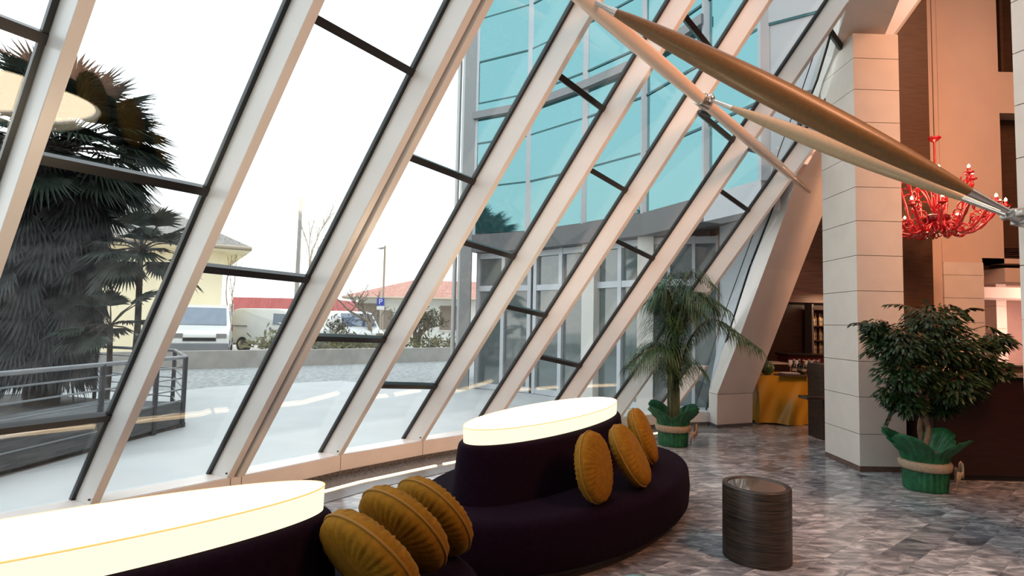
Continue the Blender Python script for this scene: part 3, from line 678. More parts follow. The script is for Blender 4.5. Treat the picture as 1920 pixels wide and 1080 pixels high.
for k in range(NA+7):
    inner = k >= NA; a = 2*math.pi*((k-NA+.5)/7 if inner else k/NA)+.12; R_ = .42 if inner else .72; up_ = .40 if inner else -.06
    jz_ = rnd.uniform(-.03, .03); pts = []
    for j in range(19):
        t = j/18; rr = .06+(R_-.06)*t; z = hub-.02-.24*math.sin(math.pi*min(1, t*1.15))+ (up_+.12)*t**3+jz_*t
        pts.append((CX+rr*math.cos(a), CY+rr*math.sin(a), z))
    arm = MB().tube(pts, [.017+.005*math.cos(j*2.2) for j in range(19)], 8).build('arm', RG_, ch)
    e = pts[-1]
    m = MB().lathe([(.012, -.01), (.05, .005), (.062, .022), (.05, .018), (.014, .02), (.02, .05), (.014, .08)], 14, e); m.build('candle_cup', RG_, arm)
    MB().lathe([(.001, .075), (.016, .088), (.014, .108), (.001, .128)], 10, e).build('bulb', BULB, arm)
    # curl and leaves
    m = MB()
    for q in range(5):
        s_ = 1 if q % 2 else -1; c_ = V(pts[(6, 9, 12, 15, 17)[q]])-V((.07*math.cos(a+s_*.4), .07*math.sin(a+s_*.4), 0))
        cur = [(c_[0]+math.cos(a+s_*.4)*(.09*math.cos(u_*.55)*(1-u_/13)), c_[1]+math.sin(a+s_*.4)*(.09*math.cos(u_*.55)*(1-u_/13)), c_[2]+.02+.09*math.sin(u_*.55)*(1-u_/13)) for u_ in range(11)]
        m.tube(cur, .010, 6)
    m.build('curled_ornaments', RG_, arm)
    MB().lathe([(.001, -.10), (.014, -.08), (.022, -.05), (.006, -.01), (.002, 0)], 10, (e[0], e[1], e[2]-.01)).build('pendant_drop', RG_, arm)
m = MB()
for k in range(10):
    a = 2*math.pi*k/10; pts = [(CX+math.cos(a)*(.03+.26*(j/10)), CY+math.sin(a)*(.03+.26*(j/10)), hub+.05+.36*math.sin(j/10*2.2)) for j in range(11)]
    m.tube(pts, [.016*(1-j/12) for j in range(11)], 7)
m.build('upper_leaves', RG_, ch)
for k in range(4):
    a = math.pi/4+math.pi/2*k; 
l = bpy.data.lights.new('chandelier_glow', 'POINT'); l.energy = 18; l.color = (1, .55, .35); l.shadow_soft_size = .25
lo = bpy.data.objects.new('chandelier_glow', l); COL.objects.link(lo); lo.parent = ch; lo.location = (0, 0, .25)
# ---------------------------------------------------------------- plants indoors
GREENFOIL = mat('green crepe paper', (.008, .10, .035), .45, noise=(14, .35), bump=(30, .5))
JUTE = mat('beige jute ribbon', (.36, .26, .17), .8, noise=(30, .15), bump=(90, .4))
SOIL = mat('dark soil', (.02, .013, .008), .9)
def wrapped_pot(cx, cy, R_, H_, r, seed, flare=1.0, ribbon_dir=0.0):
    q = random.Random(seed)
    MB().lathe([(R_*.82, 0), (R_, H_*.95), (R_*.9, H_), (R_*.86, H_*.93)], 28, (cx, cy, 0)).build('pot', mat('terracotta pot', (.25, .11, .06), .7), r)
    MB().lathe([(.001, H_*.93), (R_*.85, H_*.93)], 28, (cx, cy, 0)).build('soil', SOIL, r)
    n = 96; prof = [0.006, .03, .3, .62, .8, 1.0, 1.15, 1.3, 1.45]; vs = []
    lob = [q.uniform(.55, 1.0) for _ in range(4)]; ph = q.uniform(0, 6)
    for j, h in enumerate(prof):
        for k in range(n):
            a = 2*math.pi*k/n; cr_ = .012*math.sin(a*23+j*.4)+.008*math.sin(a*41+j)
            if h <= 1.0:
                rad = R_*(.86+.16*h)+.012+cr_*.6; z = H_*h
                if .55 < h < .85: rad -= .01
            else:
                t = (h-1.0)/.45; pk = max(0, math.sin(a*2+ph))**1.2+max(0, math.sin(a*2+ph+math.pi))**1.2*.85
                tip = .22+.78*pk
                rad = R_*1.02+.012+(R_*.72*t*tip)*flare+cr_; z = H_+H_*.62*t*tip
            vs.append((cx+rad*math.cos(a), cy+rad*math.sin(a), z))
    m = MB(); m.add(vs, [(j*n+k, j*n+(k+1) % n, (j+1)*n+(k+1) % n, (j+1)*n+k) for j in range(len(prof)-1) for k in range(n)], True)
    m.build('green_paper_wrap', GREENFOIL, r, solid=.004)
    m = MB().lathe([(R_*.97+.018, H_*.56), (R_*1.0+.03, H_*.6), (R_*1.02+.034, H_*.75), (R_*1.02+.02, H_*.82)], 40, (cx, cy, 0))
    m.build('jute_ribbon', JUTE, r, solid=.004)
    bx, by = cx+math.cos(ribbon_dir)*(R_+.05), cy+math.sin(ribbon_dir)*(R_+.05)
    m = MB(); t_ = V((-math.sin(ribbon_dir), math.cos(ribbon_dir), 0)); o_ = V((math.cos(ribbon_dir), math.sin(ribbon_dir), 0))
    for s_ in (-1, 1):
        vs = []
        for j in range(9):
            u_ = j/8; wv = .05+.03*math.sin(u_*9)
            c_ = V((bx, by, H_*.68))+t_*s_*(.02+.12*u_)+o_*(.03*math.sin(u_*5)+.03)+V((0, 0, -.12*u_*u_))
            vs += [c_+V((0, 0, wv)), c_-V((0, 0, wv))]
        m.add(vs, [(2*j, 2*j+1, 2*j+3, 2*j+2) for j in range(8)], True)
    m.build('ribbon_bow', JUTE, r, solid=.005)
def leaf_mat(name, c1, c2, rough=.45): return mat(name, c1, rough, noise=(7, 0), ramp=[(.35, c1), (.65, c2)], spec=.5)
# kentia palm
kx, ky = G(1262, 834, 0)[:2]
r = empty('kentia_palm', (kx, ky, 0), 'tall indoor palm with arching feathery fronds in a green paper wrapped pot', 'plant')
wrapped_pot(kx, ky, .20, .34, r, 3, 1.35, -.5)
KL = leaf_mat('kentia leaf', (.018, .05, .012), (.05, .11, .035))
KS = mat('palm stem', (.10, .11, .045), .6, noise=(10, .3))
q = random.Random(5)
FR_ = []
for k in range(34):
    az = q.uniform(0, 2*math.pi) if k > 9 else 2*math.pi*k/10+q.uniform(-.2, .2)
    top_h = q.choice([2.3, 2.1, 1.9, 1.7, 1.4, 1.2]) if k > 3 else 2.4; reach = q.uniform(.3, .72)
    if k > 24: top_h, reach = q.uniform(1.7, 2.45), q.uniform(.15, .4)
    if k in (4, 12): top_h, reach, az = 1.75, 1.1, -.25
    if k in (5, 13): top_h, reach, az = 1.35, .75, math.pi+.2
    FR_.append((az, top_h, reach))
for az, th_, reach in FR_:
    base = V((kx+q.uniform(-.07, .07), ky+q.uniform(-.07, .07), .32)); dirv = V((math.cos(az), math.sin(az), 0)); pts = []
    for j in range(25):
        t = j/24; hz = base.z+(th_-base.z)*(1-(1-min(1, t*1.35))**1.7)-(.55*reach)*max(0, t-.62)**1.5*3.2; rr = reach*(t**2.1)
        pts.append(base+dirv*rr+V((0, 0, hz-base.z)))
    st = MB().tube(pts, [.009*(1-.75*j/24) for j in range(25)], 6).build('frond_stalk', KS, r)
    m = MB(); side0 = V((-dirv.y, dirv.x, 0)); NL = 32
    for j in range(NL):
        t = .24+.76*j/NL; idx = t*24; i0 = min(23, int(idx)); c_ = pts[i0].lerp(pts[i0+1], idx-i0); tg = (pts[i0+1]-pts[i0]).normalized()
        ll = (.40*math.sin(math.pi*(.12+.83*(j/NL)))**.7+.06)*q.uniform(.85, 1.1)
        for s_ in (-1, 1):
            d0 = (tg*.5+side0*s_*1.0+V((0, 0, q.uniform(-.05, .2)))).normalized(); wv = tg.cross(d0).cross(d0).normalized() if False else d0.cross(V((0, 0, 1)))
            if wv.length < .1: wv = side0.copy()
            wv.normalize(); p0 = c_; p1 = c_+d0*ll*.4+V((0, 0, -.02)); p2 = c_+d0*ll*.75+V((0, 0, -.10*ll/.3)); p3 = c_+d0*ll*.95+V((0, 0, -.22*ll/.3)); w_ = .0058
            m.add([p0-wv*.003, p0+wv*.003, p1-wv*w_, p1+wv*w_, p2-wv*w_*.7, p2+wv*w_*.7, p3], [(0, 1, 3, 2), (2, 3, 5, 4), (4, 5, 6)], True)
    m.build('leaflets', KL, st)
m = MB()
for k in range(7):
    a = k*.9; m.tube([(kx+.05*math.cos(a), ky+.05*math.sin(a), .3), (kx+.06*math.cos(a), ky+.06*math.sin(a), .8), (kx+.07*math.cos(a+.2), ky+.07*math.sin(a+.2), 1.1)], [.014, .012, .008], 6)
m.build('stem_cluster', KS, r)
# ficus
fx, fy = G(1735, 917, 0)[:2]
r = empty('potted_ficus', (fx, fy, 0), 'bushy dark green ficus with a braided trunk in a green paper wrapped pot', 'plant')
wrapped_pot(fx, fy, .195, .36, r, 8, 1.45, -.6)
BARK = mat('pale twisted bark', (.24, .16, .10), .8, noise=(15, .3))
for k in range(2):
    m = MB(); m.tube([(fx+.035*math.cos(z*9+k*math.pi), fy+.035*math.sin(z*9+k*math.pi), .32+z) for z in [i*.04 for i in range(18)]], .024, 8); m.build('trunk', BARK, r)
fl_m = leaf_mat('ficus leaf', (.008, .022, .006), (.025, .055, .014), .35); tw = leaf_mat('reddish ficus tip leaf', (.06, .05, .012), (.16, .045, .02), .4)
mt = MB(); leaves = MB(); tips = MB(); q = random.Random(21)
def add_leaf(m, p, d, L_, w_):
    d = d.normalized(); s_ = d.cross(V((q.uniform(-.4, .4), q.uniform(-.4, .4), 1))).normalized(); n_ = s_.cross(d)
    m.add([p, p+d*L_*.4+s_*w_-n_*.004, p+d*L_-V((0, 0, L_*.2)), p+d*L_*.4-s_*w_-n_*.004, p+d*L_*.45+n_*.006], [(0, 1, 4), (1, 2, 4), (2, 3, 4), (3, 0, 4)], True)
def fpx(x, y, dy=0): p = AT(x, y, fy+dy); return V(p)
blobs = [((1745, 640), .55, 0), ((1690, 650), .42, -.1), ((1800, 660), .45, .1), ((1750, 600), .38, 0), ((1700, 700), .4, -.15), ((1780, 720), .42, -.1), ((1850, 690), .30, .1), ((1660, 630), .28, .1), ((1640, 612), .16, 0),
         ((1700, 755), .25, -.15), ((1870, 640), .2, .1), ((1760, 760), .22, 0), ((1670, 740), .18, -.1)]
for (px, R_, dy) in blobs:
    c_ = fpx(px[0], px[1], dy); mt.tube([V((fx, fy, .95)), V((fx, fy, 1.0)).lerp(c_, .5)+V((0, 0, .03)), c_], [.014, .009, .005], 6)
    for k in range(int(1500*R_)):
        v = V((q.gauss(0, 1), q.gauss(0, 1), q.gauss(0, 1))).normalized(); rr = R_*.72*(q.random()**.4)
        p = c_+V((v.x*rr, v.y*rr, v.z*rr*.62)); d = V((v.x, v.y, v.z*.4-.45+q.uniform(-.3, .3)))
        add_leaf(tips if (v.z > .55 and q.random() < .12) else leaves, p, d, q.uniform(.05, .085), q.uniform(.014, .022))
for (a_, b_2) in (((1650, 612), (1592, 608)), ((1800, 585), (1838, 580)), ((1720, 580), (1660, 572)), ((1850, 610), (1895, 640)), ((1780, 570), (1822, 600)), ((1690, 740), (1660, 795)), ((1640, 660), (1618, 665))):
    p0 = fpx(*a_); p1 = fpx(*b_2); mt.tube([fpx(1745, 640), p0, p0.lerp(p1, .5)+V((0, 0, .03)), p1], [.008, .006, .004, .003], 5)
    for k in range(22):
        t = k/22; p = p0.lerp(p1, t)+V((0, 0, .03*math.sin(t*3))); add_leaf(leaves if k % 4 else tips, p, (p1-p0).normalized()+V((q.uniform(-.9, .9), q.uniform(-.9, .9), -.5)), .07, .018)
mt.build('branches', BARK, r); leaves.build('foliage', fl_m, r); tips.build('reddish_foliage', tw, r)
#@@ OUTSIDE
# ---------------------------------------------------------------- ground outside
COBBLE = mat('grey cobble paving', (.30, .31, .31), .6, noise=(9, .35), bump=(20, .4)); TERR = mat('pale terrace paving', (.52, .53, .53), .55, noise=(1.5, .05))
fpo = [(p[0], p[1]) for p in [l_-n_*.27 for l_, n_ in zip(line, ln)]]
struct(MB().box(-90, 60, -15, 120, -.40, -.16).build('ground', mat('asphalt', (.28, .28, .28), .8, noise=(4, .1))), 'grey ground outside')
te = [tuple(G(x, y, 0)[:2]) for x, y in ((870, 728), (700, 719), (640, 713), (560, 717), (500, 719), (400, 725), (340, 731))]
struct(MB().prism([(-4.0, 2.2), (-4.6, 2.0), (-9, .5), (-14, 4), (-14, 9)]+te[::-1]+[(5, 13.5), (3.9, 9.6)]+fpo[::-1], -.15, -.01).build('terrace', TERR), 'pale terrace paving outside the glass wall')
struct(MB().prism([(-60, 6), (-9, .4), (3.9, 9.5), (5, 14), (14, 40), (-60, 40)], -.16, -.03).build('cobble_yard', COBBLE), 'grey cobbled yard')
wa = G(345, 691, 0); wb = G(862, 675, 0); dW = (wb-wa)/np.linalg.norm(wb-wa); nW = np.array([-dW[1], dW[0], 0]); w0 = wa-dW*22; w1 = wb+dW*2
q4 = lambda a, b, t, z0, z1: ([g_(a, z0), g_(b, z0), g_(b+nW*t, z0), g_(a+nW*t, z0)], [g_(a, z1), g_(b, z1), g_(b+nW*t, z1), g_(a+nW*t, z1)])
tag(MB().hexa(*q4(w0, w1, .3, -.03, .52)).build('retaining_wall', mat('grey rendered wall', (.36, .34, .31), .8, noise=(2, .1)), loc=V(wa)), 'low grey retaining wall along the far edge of the yard', 'wall')
struct(MB().hexa(*q4(w0-dW*30+nW*.3, w1+dW*40+nW*.3, 80, -.1, .12)).build('road', mat('pale road surface', (.5, .48, .45), .8, noise=(2, .1))), 'pale car park and road beyond the low wall')
# shrubs on the wall
q = random.Random(4); SHR = leaf_mat('dry olive shrub', (.10, .11, .04), (.28, .24, .12), .7)
for si, (px, y0) in enumerate([(610, 640), (650, 638), (700, 640), (745, 640), (800, 640), (835, 636), (500, 648), (530, 646)]):
    c_ = AT(px, y0, 21 if px < 600 else 21.5+(px-600)*.012); m = MB()
    for k in range(150):
        v = V((q.gauss(0, .42), q.gauss(0, .2), abs(q.gauss(0, .22)))); p = V((c_[0], c_[1], .42))+v; d = V((q.uniform(-1, 1), q.uniform(-1, 1), q.uniform(0, 1))).normalized(); s_ = V((q.uniform(-1, 1), q.uniform(-1, 1), q.uniform(-1, 1))).normalized()
        m.add([p, p+d*.16+s_*.05, p+d*.3, p+d*.16-s_*.05], [(0, 1, 2, 3)])
    tag(m.build('low_shrub', SHR, loc=V((c_[0], c_[1], .3))), ['low shrub behind the wall, leftmost below the parked white van', 'low shrub behind the wall right under the third van', 'low shrub at the foot of the parking sign', 'low shrub right of the parking sign', 'low shrub beside the twiggy tree trunk', 'low shrub nearest the glass building corner', 'low shrub in front of the delivery van rear', 'low shrub in front of the delivery van door'][si], 'shrub', 'low shrubs along the retaining wall')
# ---------------------------------------------------------------- glass building
CY = bpy.data.materials.new('cyan reflective glazing'); CY.use_nodes = True; t = CY.node_tree; t.nodes.clear()
o = t.nodes.new('ShaderNodeOutputMaterial'); mx = t.nodes.new('ShaderNodeMixShader'); df = t.nodes.new('ShaderNodeBsdfDiffuse'); gl = t.nodes.new('ShaderNodeBsdfGlossy'); mx.inputs[0].default_value = .8
df.inputs[0].default_value = (.03, .22, .24, 1); gl.inputs[0].default_value = (.20, .37, .385, 1); gl.inputs['Roughness'].default_value = .03
t.links.new(df.outputs[0], mx.inputs[1]); t.links.new(gl.outputs[0], mx.inputs[2]); t.links.new(mx.outputs[0], o.inputs[0])
GREYF = mat('light grey aluminium', (.50, .53, .56), .4, .2); DGREY = mat('dark grey fascia panel', (.10, .105, .11), .5); GW = mat('dim ground floor glass', (.10, .13, .13), .05, spec=1, coat=1)
CONC = mat('pale concrete', (.62, .60, .56), .7)
HF = 3.7
bp = [G(x, y, HF) for x, y in ((886, 441), (989, 434), (1095, 419), (1208, 400), (1325, 368), (1433, 337))]
bp.append(np.array([4.25, 7.35, HF]))
gp = bp[:4]+[np.array([3.72, 9.95, HF])]
blg = empty('glass_building', V((bp[0][0], bp[0][1], 0)), 'tall curved building of cyan mirror glass behind the right half of the glass wall', 'building')
rowsz = [3.7, 4.86, 5.95, 6.95, 8.0, 9.1, 10.2, 11.3]
def seg(m, a, b, z0, z1, t0, t1):
    d = b-a; d = g_(d, 0)/np.linalg.norm(d[:2]); n = np.array([d[1], -d[0], 0])
    A = [a+n*t1, b+n*t1, b+n*t0, a+n*t0]
    return m.hexa([g_(p, z0) for p in A], [g_(p, z1) for p in A])
PALEP = mat('pale grey wall panel', (.48, .50, .52), .5)
for i in range(len(bp)-1):
    a, b = bp[i], bp[i+1]; j0 = 1 if i == 5 else 0
    for j in range(j0, len(rowsz)-1):
        t1 = rnd.uniform(-.012, .012)
        seg(MB(), a, b, rowsz[j]+.02, rowsz[j+1]-.02, -.05, t1).build('glass_panel', PALEP if (i == 5 and j < 5) else CY, blg)
    m = MB()
    for z in rowsz[1+j0:]: seg(m, a, b, z-.02, z+.02, -.06, .012)
    m.build('transom_line', mat('dark teal joint', (.01, .10, .11), .4), blg)
    if i < 5: seg(MB(), a, b, HF-.42, HF, -.3, .06).build('fascia', DGREY if i < 4 else PALEP, blg)
    if i == 4: seg(MB(), b, np.array([3.90, 7.60, HF]), HF, 4.84, -.05, 0).build('wall_panel', PALEP, blg)
    if i < 4: seg(MB(), a, b, 6.55, 6.72, -.05, .12).build('brise_band', mat('mid grey band', (.22, .23, .24), .5), blg)
    MB().bar(g_(a, HF-.02), g_(a, 11.6), .13, .10, up=(0, 1, 0)).build('mullion', GREYF, blg)
for i in range(len(gp)-1):
    a, b = gp[i], gp[i+1]; z1 = HF-.42
    seg(MB(), a, b, 0, z1, -.34, -.30).build('window_glass', GW, blg)
    fr_ = (0, .47, .94) if i < 3 else (0, .3, .63, .94)
    m = MB()
    for f0 in fr_: seg(m, lerp(a, b, f0), lerp(a, b, f0+.06*(1 if i < 3 else .7)), 0, z1, -.3, -.22)
    for zz in (.0, 2.35, z1-.14): seg(m, a, b, zz, zz+.13, -.3, -.23)
    m.build('window_frame', GREYF, blg)
    if i in (2, 3): seg(MB(), lerp(a, b, -.1), lerp(a, b, .12), 0, z1, -.3, -.12).build('concrete_column', CONC, blg)
wm = MB(); wv = []
for p in bl[1:8]: wv += [p+np.array([.02, .05, 0]), np.array([3.70, 9.95, p[2]]), np.array([3.74, 9.95, p[2]]), p+np.array([.07, .05, 0])]
wm.add(wv, [(i*4+a, i*4+(a+1) % 4, (i+1)*4+(a+1) % 4, (i+1)*4+a) for i in range(6) for a in range(4)]+[(3, 2, 1, 0), (24, 25, 26, 27)])
wm.build('wall_panel', PALEP, blg)
P0 = bp[0]; dP = (bp[1]-bp[0]); dP = g_(dP, 0)/np.linalg.norm(dP[:2]); nP = np.array([-dP[1], dP[0], 0])
sh = lambda p: (p[0]+.1, p[1]+.42)
MB().prism([sh(p) for p in gp[:-1]]+[(3.68, 10.4), (3.68, 14), (0.5, 17.5), (P0[0]+.1, P0[1]+3.5)], 0, HF-.3).build('building_core', DGREY, blg)
MB().prism([sh(p) for p in bp[:-1]]+[(4.0, 8.3), (3.68, 14), (0.5, 17.5), (P0[0]+.1, P0[1]+3.5)], HF-.3, 11.4).build('building_core', DGREY, blg)
pa = P0-dP*.16; 
for zz in (0,):
    MB().bar(g_(pa, 0), g_(pa, 11.6), .26, .3, up=(0, 1, 0)).build('corner_post', mat('grey metal cladding', (.26, .27, .27), .4, .4), blg)
for o2 in (.34, .50):
    pq = P0-dP*o2; MB().tube([g_(pq, 0), g_(pq, 11.6)], .055, 12).build('drain_pipe', mat('galvanised pipe', (.42, .43, .43), .35, .6), blg)
# ---------------------------------------------------------------- parked vans
VW = mat('white van paint', (.78, .78, .75), .3, coat=.5); VG = mat('van window glass', (.10, .14, .20), .08, spec=1, coat=1); TYRE = mat('tyre rubber', (.02, .02, .02), .8); BUMP = mat('grey bumper plastic', (.16, .17, .18), .6); LAMPR = mat('tail lamp red', (.5, .03, .02), .2)
def van(loc, rot, label, L_=4.6, W_=1.8, Hh=1.85, paint=VW):
    r = empty('parked_van', V(loc), label, 'van', 'white vans in the car park', (0, 0, rot))
    side = [(-L_/2, .35), (-L_/2, Hh-.35), (-L_/2+.12, Hh-.06), (-L_/2+.5, Hh), (L_*.12, Hh), (L_*.22, Hh-.08), (L_*.36, 1.12), (L_*.47, .98), (L_/2, .85), (L_/2, .35)]
    n = len(side); m = MB(); vs = [(x, -W_/2, z) for x, z in side]+[(x, W_/2, z) for x, z in side]
    vs = [(x, y*(.88 if z > 1.3 else 1), z) for x, y, z in vs]
    m.add(vs, [tuple(range(n)), tuple(range(n, 2*n))[::-1]]+[(i, n+i, n+(i+1) % n, (i+1) % n) for i in range(n)])
    m.build('body', paint, r, local=True, bevel=.05)
    for sx2 in (-L_*.31, L_*.30):
        for sy2 in (-1, 1):
            w_ = MB(); w_.tube([(sx2, sy2*(W_/2-.2), .32), (sx2, sy2*(W_/2+.01), .32)], .32, 24, smooth=False); wo = w_.build('wheel', TYRE, r, local=True)
            MB().tube([(sx2, sy2*(W_/2), .32), (sx2, sy2*(W_/2+.025), .32)], .19, 20, smooth=False).build('hub_cap', STEEL, wo, local=True)
    # windscreen, side windows, bumpers
    f = lambda t: (L_*.225+(L_*.355-L_*.225)*t, Hh-.10+(1.14-Hh+.10)*t)
    (xa2, za2), (xb2, zb2) = f(.05), f(.97); y_ = W_/2*.8
    MB().hexa([(xa2, -y_, za2), (xa2, y_, za2), (xb2, y_*1.08, zb2), (xb2, -y_*1.08, zb2)], [(xa2+.03, -y_, za2+.02), (xa2+.03, y_, za2+.02), (xb2+.03, y_*1.08, zb2+.02), (xb2+.03, -y_*1.08, zb2+.02)]).build('windscreen', VG, r, local=True)
    for s_ in (-1, 1):
        y1 = s_*(W_/2+.01)*.93
        MB().hexa([(L_*.08, y1, 1.18), (L_*.32, y1, 1.18), (L_*.22, y1*.97, Hh-.22), (L_*.08, y1*.97, Hh-.2)], [(L_*.08, y1+s_*.04, 1.18), (L_*.32, y1+s_*.04, 1.18), (L_*.22, y1*.97+s_*.03, Hh-.22), (L_*.08, y1*.97+s_*.03, Hh-.2)]).build('side_window', VG, r, local=True)
        MB().box(-L_*.44, -L_*.26, s_*(W_/2)-.01, s_*(W_/2)+.02, 1.08, 1.12).build('sliding_rail', BUMP, r, local=True)
        MB().box(L_*.045, L_*.06, s_*(W_/2)-.01, s_*(W_/2)+.03, .95, 1.07).build('door_handle', BUMP, r, local=True)
        MB().box(-L_/2-.02, -L_/2+.08, s_*(W_/2-.1)-.08, s_*(W_/2-.1)+.08, .85, 1.15).build('tail_lamp', LAMPR, r, local=True)
        MB().box(L_/2-.14, L_/2+.015, s_*(W_/2-.24)-.16, s_*(W_/2-.24)+.16, .72, .88).build('headlamp', STEEL, r, local=True)
    MB().box(L_/2-.1, L_/2+.07, -W_/2, W_/2, .28, .55).build('front_bumper', BUMP, r, local=True, bevel=.03)
    MB().box(-L_/2-.07, -L_/2+.1, -W_/2, W_/2, .28, .55).build('rear_bumper', BUMP, r, local=True, bevel=.03)
    MB().box(L_/2-.02, L_/2+.02, -.5, .5, .62, .74).build('grille', BLACK, r, local=True)
    return r
GZ = .12
van((-9.75, 24.0, GZ), -.42, 'white delivery van seen side-on behind the low wall, between two rafters', L_=4.3)
p = AT(350, 600, 19.8); van((p[0]-.1, 21.2, GZ), -1.14, 'white van facing the camera, close to the palm tree', L_=4.4, Hh=1.9)
p = AT(652, 600, 25.5); van((p[0]-.3, 26.6, GZ), -.95, 'white van with its bonnet pointing right, beside the parking sign', L_=4.5)
# ---------------------------------------------------------------- houses
def house(name, x0, x1, y0, y1, zw, zr, over, wm, rm, label, wins=(), hip=2.5, rot=0, piv=(0, 0)):
    r = empty(name, V(((x0+x1)/2, y0, 0)), label, 'house')
    MB().box(x0, x1, y0, y1, 0, zw).build('walls', wm, r)
    a, b, c, d = x0-over, x1+over, y0-over, y1+over; ym = (c+d)/2
    m = MB(); m.add([(a, c, zw), (b, c, zw), (b, d, zw), (a, d, zw), (a+hip, ym, zr), (b-hip, ym, zr), (a, c, zw-.14), (b, c, zw-.14), (b, d, zw-.14), (a, d, zw-.14)],
        [(0, 1, 5, 4), (1, 2, 5), (2, 3, 4, 5), (3, 0, 4), (0, 6, 7, 1), (1, 7, 8, 2), (2, 8, 9, 3), (3, 9, 6, 0)]); m.build('roof', rm, r)
    MB().box(a+.01, b-.01, c+.01, d-.01, zw-.17, zw-.141).build('eaves', wm, r)
    MB().tube([(a, c-.06, zw-.06), (b, c-.06, zw-.06)], .07, 8).build('gutter', mat('pale gutter', (.5, .4, .3), .5), r)
    for (wx, wz, ww, wh) in wins:
        w_ = MB().box(wx-ww/2, wx+ww/2, y0-.05, y0+.02, wz-wh/2, wz+wh/2).build('window', mat('brown shutter', (.22, .17, .13), .7), r)
        MB().box(wx-ww/2-.06, wx+ww/2+.06, y0-.08, y0+.02, wz-wh/2-.08, wz-wh/2).build('window_sill', CONC, w_)
    if rot:
        L0 = r.location.copy(); Pv = V((piv[0], piv[1], 0)); r.location = Pv+Matrix.Rotation(rot, 3, 'Z')@(L0-Pv); r.rotation_euler = (0, 0, rot)
    return r
CREAM = mat('cream house render', (.93, .82, .58), .8); REDT = mat('red clay roof tiles', (.52, .24, .18), .7, noise=(3, .25), stretch=(7, 1, 1)); GREYT = mat('brown grey roof tiles', (.28, .25, .22), .7, noise=(3, .25), stretch=(7, 1, 1)); WREN = mat('white house render', (.72, .72, .68), .8)
e = AT(472, 466, 22); ex = e[0]; ez = e[2]
house('cream_house', ex-11, ex-.9, 22.9, 30, ez+.05, ez+2.1, .9, CREAM, GREYT, 'cream yellow house with brown tiled hip roof behind the palm tree', [(-15.5, 1.6, 1.0, 1.4), (-18.5, 1.6, 1.0, 1.4)], 3.4, .56, (ex, 22))
e = AT(642, 556, 34); r_ = AT(720, 527, 37)
house('white_house', e[0]+.8, 6, 34.8, 41, e[2]+.05, r_[2]+.15, .8, WREN, REDT, 'low white house with a red tiled roof in the right distance', [(AT(690, 585, 34.8)[0], 1.75, 1.3, 1.7), (AT(722, 595, 34.8)[0], 1.6, .9, 1.2), (AT(843, 590, 34.8)[0], 1.8, 1.2, 1.5)], 3.5)
p0 = AT(437, 557, 40); p1 = AT(575, 557, 40)
r = empty('red_warehouse', V((p0[0], 40, 0)), 'low red warehouse far behind the delivery van', 'building')
MB().box(p0[0], p1[0]+2, 40, 46, 1.2, p0[2]).build('red_cladding', mat('red corrugated cladding', (.50, .12, .11), .7, noise=(2, .2), stretch=(14, 1, 1)), r)
MB().box(p0[0]+.1, p1[0]+1.9, 40.1, 45.9, 0, 1.2).build('base_wall', CREAM, r)
# ---------------------------------------------------------------- pole, lamp, signs
p = AT(554, 600, 26)
r = empty('concrete_pole', V((p[0], 26, 0)), 'tall bare concrete pole rising behind the delivery van', 'pole')
MB().lathe([(.12, 0), (.075, AT(554, 372, 26)[2])], 12, (p[0], 26, 0)).build('pole_shaft', mat('weathered concrete', (.35, .33, .30), .8), r)
MB().lathe([(.17, .0), (.17, .35), (.12, .4)], 12, (p[0], 26, 0)).build('pole_base', CONC, r)
p = AT(717, 600, 27)
r = empty('street_lamp', V((p[0], 27, 0)), 'thin street lamp with its head pointing left, by the parking sign', 'street lamp')
zt_ = AT(718, 461, 27)[2]
MB().tube([(p[0], 27, 0), (p[0], 27, zt_)], .05, 8).build('lamp_post', mat('ochre grey lamp post', (.42, .32, .22), .5), r)
MB().tube([(p[0]+.02, 27, zt_-.1), (p[0]-.08, 27, zt_-.08), (p[0]-.22, 27, zt_-.1), (p[0]-.36, 27, zt_-.12)], [.03, .07, .09, .03], 10).build('lamp_head', STEEL, r)
def text_mesh(body, size, m_, parent, loc, rot=(math.pi/2, 0, 0)):
    cu = bpy.data.curves.new('letter', 'FONT'); cu.body = body; cu.size = size; cu.extrude = .004; cu.align_x = 'CENTER'; cu.align_y = 'CENTER'
    to = bpy.data.objects.new('tmp', cu); COL.objects.link(to); dg = bpy.context.evaluated_depsgraph_get(); me = bpy.data.meshes.new_from_object(to.evaluated_get(dg)); bpy.data.objects.remove(to)
    o = bpy.data.objects.new('letter', me); COL.objects.link(o); me.materials.clear(); me.materials.append(m_); o.parent = parent; o.location = loc; o.rotation_euler = rot; return o
p = AT(713, 600, 25.5)
r = empty('parking_sign', V((p[0], 25.5, 0)), 'blue parking sign with a white P on a thin post', 'sign')
MB().tube([(p[0], 25.5, 0), (p[0], 25.5, 2.75)], .03, 8).build('sign_post', STEEL, r)
zc = AT(713, 566, 25.5)[2]
BLUE = mat('blue traffic sign', (.03, .05, .45), .4); SW = mat('white sign', (.85, .85, .85), .5)
MB().box(p[0]-.17, p[0]+.17, 25.43, 25.45, zc-.17, zc+.17).build('sign_plate', BLUE, r)
text_mesh('P', .34, SW, r, (0, -.08, zc))
MB().box(p[0]-.17, p[0]+.17, 25.43, 25.45, zc-.36, zc-.2).build('lower_plate', SW, r)
p = AT(433, 600, 25); zc = AT(433, 587, 25)[2]
r = empty('road_sign', V((p[0], 25, 0)), 'tall narrow blue and white road sign left of the delivery van', 'sign')
MB().tube([(p[0], 25, 0), (p[0], 25, zc)], .025, 8).build('sign_post', STEEL, r)
MB().box(p[0]-.1, p[0]+.1, 24.95, 24.97, zc-.28, zc+.42).build('sign_plate', SW, r)
